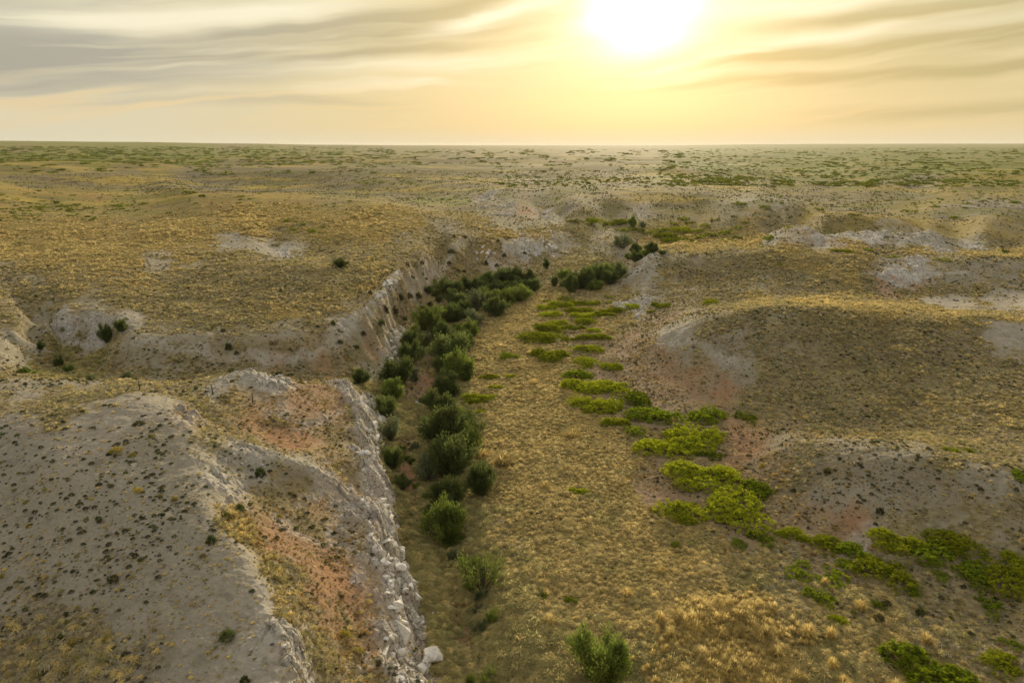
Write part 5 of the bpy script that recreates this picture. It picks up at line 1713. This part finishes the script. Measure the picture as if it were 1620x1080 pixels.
# --- lone bushes on the slopes, seen one by one
LONE = '''
413 757 19 20 scrubg|round dark bush on the pale grey nose of the slope
358 822 16 15 scrubg|dark bush left of a pair under the pale nose
380 812 17 18 scrubg|dark bush right of a pair under the pale nose
335 862 18 17 scrubg|bright green little tree-like bush on the grey crest
395 856 18 12 scrubg|green bush on the yellow grass of the crest
360 1012 26 20 scrubg|sprawling dark bush on the near grey crest
388 1082 18 18 scrubg|dark bush at the bottom edge left of the red slope
545 1010 22 14 scruby|yellow green bush low on the red slope
567 1034 22 12 scruby|dull bush under the yellow green one on the red slope
442 820 14 8 scruby|olive bush on the red terrace
180 922 19 14 scrub|largest dark bush on the open clay slope
115 1022 17 12 scruby|yellow green bush low on the clay slope left
169 1014 15 12 scruby|yellow green bush low on the clay slope right
210 722 14 9 scruby|yellowish bush on the clay near the sandy top
185 718 26 8 scruby|flat olive bush on the clay near the sandy top
218 778 14 9 scruby|yellowish bush in the middle of the clay slope
220 674 20 8 scrub|olive bush on the edge of the sandy top
366 592 16 9 scrubg|bush on the left of the grey knob
401 594 10 7 scruby|small bush on top of the grey knob
441 596 14 10 scrubg|bush at the right of the grey knob
362 556 13 14 scrubg|grey bush on the slope of the second bluff
374 562 8 8 scrubg|small bush beside the grey one on the second bluff
353 525 11 6 scrub|flat bush on the grey rim of the second bluff
604 524 13 13 scrubg|dark bush above the white blocks of the narrow
527 514 10 10 scrubg|bush at the tip of the second bluff
538 536 9 9 scrubg|bush under the tip of the second bluff
575 530 10 8 scrub|
565 552 8 7 scrubg|
612 500 9 9 scrubg|
640 507 10 9 scrubg|
586 467 8 8 scrub|
625 490 12 14 scrub|
610 498 10 12 scrub|
648 487 13 11 scrub|
655 500 12 10 scrub|
662 478 14 11 scrub|
668 492 14 9 scrub|
680 486 10 9 scrub|
634 470 11 14 scrub|
645 428 9 8 scrub|
668 425 8 8 scrub|
714 405 14 9 scrub|bush on the slope under the far corner
710 420 10 7 scrub|
735 378 9 6 scrub|dark bush on the far corner of the rim
718 377 7 6 scrub|
788 385 7 6 scrub|
798 408 8 7 scrub|
786 424 8 7 scrub|
769 421 7 9 scrub|
830 407 7 6 scrub|
725 431 8 6 scrub|
734 432 8 5 scrub|
687 447 12 6 scrub|
674 448 8 5 scrub|
653 452 9 6 scrub|
1308 749 12 12 scrub|dark bush on the grey dome at the right
1392 812 14 12 scrub|dark bush low on the grey dome
1385 830 8 7 scrub|
1278 762 8 6 scrub|
1255 777 10 7 scrub|
1551 777 9 8 scrub|
1607 778 9 8 scrub|
1205 738 10 11 scruby|yellow bush at the left foot of the grey dome
1455 972 15 17 scrubg|lone round dark green bush in the near right straw
1402 960 16 12 scrub|
1390 985 18 14 scrub|
1535 1008 14 12 scrub|
1398 1045 16 14 scrubg|
832 540 8 8 scrub|dark stump at the left end of the wedge shaped mat
'''
for ln in LONE.strip().split('\n'):
    f, lab = ln.split('|')
    u, v, ww, hh, kd = f.split()
    u, v, ww, hh = map(float, (u, v, ww, hh))
    X_, Y_, Z_, W_, H_, dip = world_box(u, v, ww, hh)
    d = math.hypot(X_, Y_); X_ += X_ / d * W_ * .3; Y_ += Y_ / d * W_ * .3
    Z_ = float(height_full(np.array([X_]), np.array([Y_]))[0])
    grp = 'lone bushes on the slopes'
    if not lab:
        lab = 'small dark bush %s the stony slope left of the thicket, %s' % ('high on' if v < 440 else 'midway up' if v < 485 else 'low on', 'left' if u < 640 else 'middle' if u < 690 else 'right') if u < 900 else 'small dark bush on the ground right of the flat, ' + ('on the dome' if v < 840 else 'near the bottom')
        grp = 'small dark bushes, ' + ('left' if u < 900 else 'right')
    kc[kd] = kc.get(kd, 0) + 1
    place(kd, kc[kd], (X_, Y_, Z_ - .04), rk.uniform(0, 6.28), (W_ / 2, W_ / 2, max(.3, H_ * .85)), lab, 'bush', grp, 'round_bush', parts=ww > 9)

# --- big golden bunches close by
TUS = '''
1360 965 30 24|
1182 900 22 14|
1428 1050 22 20|
1465 1018 32 28|pale upright bunch of tall straw between green shrubs
1312 1012 24 30|
1316 1058 28 28|
1335 1084 34 24|
1418 1090 34 26|tall straw bunch before the big dark mat at the bottom
1278 1010 36 32|
1304 925 18 22|straw bunch sprouting among the open yellow green shrubs
1200 962 26 22|
1075 980 30 26|
1120 972 24 24|
1150 965 26 26|
1180 985 30 26|
1100 1000 34 28|
1140 1010 34 26|
1210 1010 34 30|
1060 1010 28 26|
1230 1040 34 28|
1190 1060 34 28|
1110 1040 34 28|
1150 1074 38 30|
1260 1075 34 26|
1085 1070 32 26|
1045 985 26 24|
1024 660 12 12|straw bunch in front of the long green mat
1064 668 10 12|straw bunch at the right of the long green mat
795 735 52 24|broad golden bunch beside the lone round shrub
762 722 34 16|
905 690 42 14|
862 770 30 12|
868 985 30 22|
838 560 18 8|
820 614 20 8|
845 606 24 9|
1045 905 26 12|
992 940 30 14|
'''
for ln in TUS.strip().split('\n'):
    f, lab = ln.split('|')
    u, v, ww, hh = map(float, f.split())
    X_, Y_, Z_, W_, H_, dip = world_box(u, v, ww, hh)
    kc['t'] = kc.get('t', 0) + 1
    grp = 'large golden grass bunches'
    if not lab:
        if 1030 < u < 1270 and v > 940: lab = 'tall golden grass bunch in the dense golden patch at the bottom'
        elif u > 1200: lab = 'golden grass bunch on the near right straw'
        else: lab = 'golden grass bunch on the middle flat'
        grp = lab.replace('bunch', 'bunches')
    place('tussock', kc['t'], (X_, Y_, Z_ - .03), rk.uniform(0, 6.28), (W_ / 2 * 1.1, W_ / 2 * 1.1, max(.45, H_ * .95)), lab, 'grass bunch', grp, 'grass_bunch', parts=False)

# --- green shrubs of the plains: the ones that show largest are plants of their own
def plain(n, u0, u1, v0, v1, thr, seed, smin, smax, sc=1.0):
    u = RNG.uniform(u0, u1, n); v = RNG.uniform(v0, v1, n)
    X_, Y_, Z_, ok = project(u, v)
    f = vnoise(u / (60 * sc) + seed, v / (9 * sc), seed) * .6 + vnoise(u / (22 * sc), v / (4 * sc) + seed, seed + 1) * .5
    k = ok & (RNG.uniform(0, 1, n) < np.clip((f - thr + .35) * 1.1, 0, 1))
    X_, Y_ = X_[k], Y_[k]
    sz = RNG.uniform(smin, smax, k.sum()) * (.45 + .65 * RNG.uniform(0, 1, k.sum()) ** 2)
    return X_, Y_, sz
SETS = [plain(420, 0, 190, 316, 350, .12, 201, 2.2, 5.5), plain(150, 200, 560, 316, 335, .2, 202, 2.5, 5), plain(160, 330, 520, 345, 370, .28, 203, 2, 4),
        plain(110, 0, 600, 350, 392, .35, 204, 1.2, 2.6), plain(260, 0, 420, 300, 318, .28, 205, 3, 6),
        plain(5200, 0, 620, 232, 264, -.10, 206, 7, 15, .8), plain(1300, 0, 660, 255, 275, .15, 207, 7, 14),
        plain(260, 560, 860, 276, 292, .1, 208, 4, 8), plain(1800, 780, 1180, 262, 296, .02, 209, 4, 9), plain(5200, 1040, 1620, 234, 296, -.12, 210, 5, 12, .8),
        plain(420, 1150, 1620, 288, 345, .1, 211, 3, 6.5), plain(260, 1280, 1620, 300, 330, .1, 212, 3, 7), plain(60, 600, 900, 300, 330, .2, 213, 2, 4),
        plain(50, 1100, 1620, 395, 470, .3, 214, 1.0, 2.4), plain(1500, 600, 1100, 236, 262, .05, 215, 8, 18, .8)]
x = np.concatenate([s_[0] for s_ in SETS]); y = np.concatenate([s_[1] for s_ in SETS]); sz = np.concatenate([s_[2] for s_ in SETS])
for (uu, vv, ww) in ((90, 322, 30), (100, 327, 26), (120, 325, 22), (195, 327, 40), (225, 325, 26), (190, 331, 24), (265, 337, 20), (62, 304, 20), (200, 301, 20), (60, 341, 18), (50, 322, 20), (455, 352, 30), (480, 357, 26), (495, 366, 26), (460, 364, 26), (420, 362, 22), (405, 356, 18), (300, 309, 36), (320, 313, 26), (115, 313, 18), (665, 316, 20), (700, 317, 16), (712, 317, 14), (738, 314, 14), (745, 320, 16), (650, 290, 16), (765, 287, 16), (735, 283, 16)):
    X_, Y_, Z_, ok = project([uu], [vv])
    dep = depth_of(X_[0], Y_[0], Z_[0])
    x = np.append(x, X_[0]); y = np.append(y, Y_[0]); sz = np.append(sz, ww * dep / FPX)
z = height_full(x, y)
dist = np.hypot(x, y)
sz = sz * np.clip(dist / 900, .85, 2.6)
order = np.argsort(-sz / dist)
u_, v_ = to_uv(x, y, z)
print('plain shrubs', len(x))
for i in order[:175]:
    X_, Y_ = float(x[i]), float(y[i])
    lab = '%s green shrub patch %s %s' % ('long' if sz[i] > 8 else 'short', back(v_[i]), across(u_[i]))
    az = -math.atan2(X_, Y_)
    place('farmat' if i % 3 else 'fargrn', int(i), (X_, Y_, float(z[i]) - .1), az + rk.uniform(-.3, .3), (float(sz[i]) / 2, float(sz[i]) * .5, .5 + .13 * float(sz[i])), lab, 'shrub', lab.replace('patch', 'patches'), 'plain_shrub', parts=False)
rest = order[175:]
FM = [p[0] for p in PROTO['farmat']] + [p[0] for p in PROTO['fargrn']]
idx = np.where(RNG.uniform(0, 1, len(rest)) < .45, RNG.integers(0, 5, len(rest)), 5 + RNG.integers(0, 4, len(rest)))
q = sz[rest]
stuff('plain_shrubs', FM, np.stack([x, y, z - .1], 1)[rest], -np.arctan2(x, y)[rest] + RNG.uniform(-.3, .3, len(rest)), np.stack([q / 2, q * .45, .5 + q * .09], 1), idx,
      'low green shrubs merging into one cover on the far plain', 'shrubs')


# ------------------------------------------------------------------ rocks
def rock_material():
    m, g, b = principled('weathered white rock', .92)
    tcn = g.n('ShaderNodeNewGeometry').outputs['Position']
    n1 = g.noise(tcn, .9, 5, .7)
    n2 = g.noise(g.vm('ADD', tcn, (9, 2, 4)), 3.0, 5, .7)
    col = g.mix(g.ss(n1, .35, .65), (.86, .83, .76), (.72, .68, .60))
    col = g.mix(g.m('MULTIPLY', g.ss(n2, .52, .68), .7), col, (.38, .24, .14))
    col = g.mix(g.m('MULTIPLY', g.ss(g.noise(g.vm('ADD', tcn, (3, 22, 1)), 5.0, 4, .7), .56, .68), .6), col, (.2, .17, .14))
    oi = g.n('ShaderNodeObjectInfo')
    k = g.m('ADD', .72, g.m('MULTIPLY', oi.outputs['Random'], .45))
    nd = g.n('ShaderNodeVectorMath', operation='SCALE'); g.put(nd.inputs[0], col); g.put(nd.inputs[3], k)
    g.put(b.inputs['Base Color'], nd.outputs[0])
    bp = g.n('ShaderNodeBump'); bp.inputs['Distance'].default_value = .12; bp.inputs['Strength'].default_value = .9
    g.put(bp.inputs['Height'], g.noise(tcn, 2.5, 8, .7)); g.put(b.inputs['Normal'], bp.outputs[0])
    return m


M_ROCK = rock_material()


def block(seed, ax=(1, 1, 1), n=16):
    """angular broken block: hull of points on a rough box, chipped edges"""
    rng = np.random.default_rng(seed)
    bm = bmesh.new()
    for i in range(n):
        p = rng.uniform(-1, 1, 3)
        k = int(rng.integers(0, 3)); p[k] = math.copysign(1, p[k]) * rng.uniform(.8, 1)
        p = p * .62
        bm.verts.new((p[0] * ax[0], p[1] * ax[1], p[2] * ax[2]))
    res = bmesh.ops.convex_hull(bm, input=bm.verts)
    bmesh.ops.delete(bm, geom=[v for v in bm.verts if not v.link_faces], context='VERTS')
    bmesh.ops.bevel(bm, geom=list(bm.edges), offset=.035, segments=1, profile=.5, affect='EDGES')
    bmesh.ops.triangulate(bm, faces=list(bm.faces))
    bmesh.ops.subdivide_edges(bm, edges=[e for e in bm.edges if e.calc_length() > .25], cuts=2, use_grid_fill=True)
    co = np.array([v.co[:] for v in bm.verts])
    d = vnoise(co[:, 0] * 3 + seed, co[:, 1] * 3 + co[:, 2] * 2, seed) * .05
    for v, k in zip(bm.verts, d):
        v.co *= 1 + k
    me = bpy.data.meshes.new('rock')
    bm.to_mesh(me); bm.free()
    me.materials.append(M_ROCK)
    return me


BL = [block(301 + i, ((1, .8, .7), (1.2, .7, .6), (.8, .8, .9), (1.3, .9, .45), (.9, .6, 1.1))[i % 5], 13 + i % 4) for i in range(12)]
BCOUNT = [0]


def boulder(x, y, z, s, label, grp, rot=None, name='rock_block', sc=(1, 1, 1), me=None):
    BCOUNT[0] += 1
    o = bpy.data.objects.new(name, me or BL[BCOUNT[0] % len(BL)]); COL.objects.link(o)
    o.location = (x, y, z)
    o.rotation_euler = rot or (rk.uniform(-.5, .5), rk.uniform(-.5, .5), rk.uniform(0, 6.28))
    o.scale = (s * sc[0], s * sc[1], s * sc[2])
    return tag(o, label, 'rock', grp)


# rock face beside the wash: rim and foot as seen, blocks lie all over it
FACE = [((548, 611, 7.4), (596, 632, .8)), ((560, 640, 6.8), (606, 655, .7)), ((572, 680, 6.2), (608, 690, .6)), ((574, 720, 5.8), (612, 720, .5)),
        ((576, 750, 5.6), (618, 760, .4)), ((584, 790, 5.2), (624, 800, .3)), ((590, 825, 4.9), (630, 830, .1)), ((598, 885, 4.6), (648, 885, 0)),
        ((612, 920, 3.8), (654, 930, -.1)), ((606, 960, 3.6), (662, 980, -.2)), ((612, 1010, 3.5), (668, 1030, -.4)), ((636, 1085, 3), (676, 1085, -.5))]
tops = np.array([P(*a[0]) for a in FACE]); foots = np.array([P(*a[1]) for a in FACE])
nb = 170
for i in range(nb):
    t = rk.uniform(0, len(FACE) - 1.001); k = int(t); f_ = t - k
    a = tops[k] * (1 - f_) + tops[k + 1] * f_; b_ = foots[k] * (1 - f_) + foots[k + 1] * f_
    c = rk.random() ** .9 * 1.0 - .12
    p = a + (b_ - a) * c
    zz = float(height_full(np.array([p[0]]), np.array([p[1]]))[0])
    s = rk.choice([.3, .35, .45, .55, .7, .9]) * rk.uniform(.8, 1.2)
    part = 'far' if k < 4 else ('middle' if k < 7 else 'near')
    wh = 'on the rim' if c < .2 else ('at the foot' if c > .8 else 'on the face')
    stretch = ('topmost', 'second', 'third', 'fourth', 'fifth', 'sixth', 'seventh', 'eighth', 'ninth', 'tenth', 'lowest')[min(k, 10)]
    lab = '%s white rock block %s of the cliff, %s stretch from its far end' % ('large' if s > .8 else 'small' if s > .45 else 'little', wh, stretch)
    boulder(p[0], p[1], zz + s * .05, s, lab, lab.replace('block', 'blocks'), sc=(1, rk.uniform(.7, 1.2), rk.uniform(.7, 1.2)))


def slab(us, vs, zs, s, label, sc, rot, grp='standing slabs of the near cliff', name='rock_slab', dz=0.0):
    xx, yy = P(us, vs, zs)
    boulder(xx, yy, zs + dz, s, label, grp, rot, name, sc)


# standing slabs and ledge where the cliff sticks out
slab(607, 925, 3.6, 1.5, 'tall white slab standing left of the dark cleft', (.55, 1.1, 1.25), (.1, .15, .5), dz=-.8)
slab(624, 915, 3.6, 1.4, 'white slab standing right of the dark cleft', (.5, .9, 1.3), (.05, .3, .2), dz=-.9)
slab(625, 890, 4.4, 1.5, 'white ledge block jutting out toward the wash', (1.3, .7, .45), (.05, .1, -.1), dz=-.25)
slab(598, 889, 4.6, 1.1, 'flat white ledge block behind the jutting one', (1.3, .8, .4), (0, .05, .15), dz=-.2)
slab(632, 1000, 1.8, 1.7, 'big smooth white block in the middle of the near cliff face', (1, 1, .9), (.4, .5, .3), dz=.0)
slab(608, 1020, 3.0, 2.2, 'brownish broad block split by cracks on the near cliff', (1.1, 1, .8), (.2, .4, .9), dz=-.5)
slab(628, 955, 2.4, 1.3, 'long white block under the standing slabs', (.6, 1.2, .8), (.2, .5, .2), dz=0)
for (uu, vv, ss, lab) in ((684, 1042, 1.5, 'lone white boulder lying in the grass under the near cliff'), (656, 950, .9, 'upper of two white blocks fallen beside the near cliff foot'),
                          (661, 960, .85, 'lower of two white blocks fallen beside the near cliff foot'), (641, 944, .5, 'small white block beside the foot of the standing slabs'),
                          (675, 1055, .6, 'flat pale stone left of the lone boulder'), (668, 1060, .6, 'pale stone tucked at the cliff foot by the lone boulder'),
                          (706, 922, .35, 'small white stone on the trail edge'), (716, 955, .3, 'tiny white stone farther down the trail'), (664, 636, 1.0, 'white stone lying on the trail between dark shrubs'),
                          (686, 974, .45, 'small pale stone in the dull grass of the wash'), (637, 878, .35, 'small stone at the foot of the jutting ledge')):
    xx, yy, zz, ok = spot([uu], [vv])
    boulder(float(xx[0]), float(yy[0]), float(zz[0]) + ss * .15, ss, lab, 'fallen white rocks', name='boulder')

# white blocks at the narrow and along the second bluff
for (pts_, n_, s0, s1, lab) in (([(615, 590), (622, 560), (628, 535), (636, 515)], 34, .5, 1.3, 'white rock block at the narrow of the wash'),
                                ([(600, 478), (610, 465), (622, 448), (634, 432)], 26, .5, 1.4, 'pale rock on the bent rim above the narrow'),
                                ([(740, 408), (800, 402), (850, 395), (880, 386)], 34, .6, 1.7, 'pale rock in the escarpment behind the thicket')):
    for i in range(n_):
        t = rk.uniform(0, len(pts_) - 1.001); k = int(t); f_ = t - k
        uu = pts_[k][0] * (1 - f_) + pts_[k + 1][0] * f_ + rk.gauss(0, 4)
        vv = pts_[k][1] * (1 - f_) + pts_[k + 1][1] * f_ + rk.gauss(0, 5)
        xx, yy, zz, ok = spot([uu], [vv])
        bs = rk.uniform(s0, s1)
        l2 = '%s %s, %s, %s' % ('big' if bs > (s0 + s1) / 2 else 'small', lab, ('at its lower end', 'in its lower half', 'in its upper half', 'at its upper end')[int(t / (len(pts_) - 1) * 3.99)], 'left side' if uu < pts_[k][0] * (1 - f_) + pts_[k + 1][0] * f_ else 'right side')
        boulder(float(xx[0]), float(yy[0]), float(zz[0]), bs, l2, 'group of ' + l2)

# loose rubble on the slopes: far too many to count
x, y, r = polar_points(110000, 34, 260, 44, .9)
w = cover_at(x, y)
pr = np.clip(cover_at(x, y)[:, ci_['W']] - .10, 0, 1) * 1.1 + .09 * w[:, ci_['R']] + .06 * w[:, ci_['P']] + .03 * w[:, ci_['C']]
z = height_full(x, y)
keep = (RNG.uniform(0, 1, len(x)) < pr) & in_view(x, y, z)
x, y, z = x[keep], y[keep], z[keep]
n = len(x)
print('rubble', n)
wr = cover_at(x, y)[:, ci_['W']]
s = .06 + .34 * np.clip(wr * 2.2, .15, 1) * RNG.uniform(0, 1, n) ** 4
s *= 1 + np.clip((np.hypot(x, y) - 80) / 150, 0, 1)
stuff('rock_rubble', BL, np.stack([x, y, z], 1), RNG.uniform(0, 6.28, n), np.stack([s, s, s * .8], 1), RNG.integers(0, len(BL), n),
      'loose pale rubble strewn over the cliff and the reddish slopes', 'rubble', RNG.uniform(-.6, .6, (n, 2)))

# ------------------------------------------------------------------ fence remains and small marks
mw, gw, bw = principled('grey weathered wood', .9)
gw.put(bw.inputs['Base Color'], gw.mix(gw.noise(gw.n('ShaderNodeNewGeometry').outputs['Position'], 9, 4, .6), (.06, .05, .04), (.14, .115, .09)))


def post_mesh(seed, h):
    rng = random.Random(seed)
    p = np.array([[0, 0, -.3], [rng.uniform(-.03, .03), 0, h * .5], [rng.uniform(-.05, .05), rng.uniform(-.05, .05), h]])
    co, f = tube_np([p], .075, .055, 7)
    co2, f2 = tube_np([np.array([p[2] - [0, 0, .02], p[2] + [.0, 0, .05]])], .055, .02, 7)
    return mesh_np('fence_post', np.concatenate([co, co2]), np.concatenate([f, f2 + len(co)]), mw)


for i, (uu, vv, lab) in enumerate(((221, 618, 'thin grey fence post on the grassy strip behind the sandy top'), (337, 627, 'thin leaning fence post on the pale ground left of the grey knob'), (400, 638, 'thin grey fence post below the grey knob'))):
    xx, yy, zz, ok = spot([uu], [vv])
    o = add_obj('fence_post', post_mesh(i, 1.15), None, (float(xx[0]), float(yy[0]), float(zz[0])))
    o.rotation_euler = (rk.uniform(-.06, .06), rk.uniform(-.06, .06), rk.uniform(0, 6))
    tag(o, lab, 'fence post', 'old fence posts')
md_, gd_, bd_ = principled('black stone', .7)
gd_.put(bd_.inputs['Base Color'], (.012, .012, .014))
xx, yy, zz, ok = spot([227], [657])
me = block(399, (1.4, .7, .6)); me.materials.clear(); me.materials.append(md_)
o = boulder(float(xx[0]), float(yy[0]), float(zz[0]) + .05, .32, 'small black stone on the bare sandy top', 'dark stone', name='dark_stone', me=me)
del o['group']

# ------------------------------------------------------------------ air
def haze():
    zs = np.empty(len(ground.data.vertices) * 3, np.float32)
    ground.data.vertices.foreach_get('co', zs)
    zmin, zmax = float(zs[2::3].min()), float(zs[2::3].max())
    L = 41500.0
    lo, hi = zmin - 1.5, max(zmax, CAM_H) + 6.0
    co = [(-L, -L, lo), (L, -L, lo), (L, L, lo), (-L, L, lo), (-L, -L, hi), (L, -L, hi), (L, L, hi), (-L, L, hi)]
    fa = [(0, 3, 2, 1), (4, 5, 6, 7), (0, 1, 5, 4), (1, 2, 6, 5), (2, 3, 7, 6), (3, 0, 4, 7)]
    m = bpy.data.materials.new('thin haze'); m.use_nodes = True
    nt = m.node_tree; nt.nodes.clear()
    out = nt.nodes.new('ShaderNodeOutputMaterial'); v = nt.nodes.new('ShaderNodeVolumePrincipled')
    v.inputs['Color'].default_value = (.98, .93, .80, 1)
    v.inputs['Density'].default_value = 0.000028
    v.inputs['Anisotropy'].default_value = .25
    nt.links.new(v.outputs[0], out.inputs['Volume'])

    o = bpy.data.objects.new('haze', mesh_np('haze', co, fa, m)); COL.objects.link(o)
    o['kind'] = 'stuff'
    tag(o, 'thin pale haze over the far plain', 'haze')


haze()
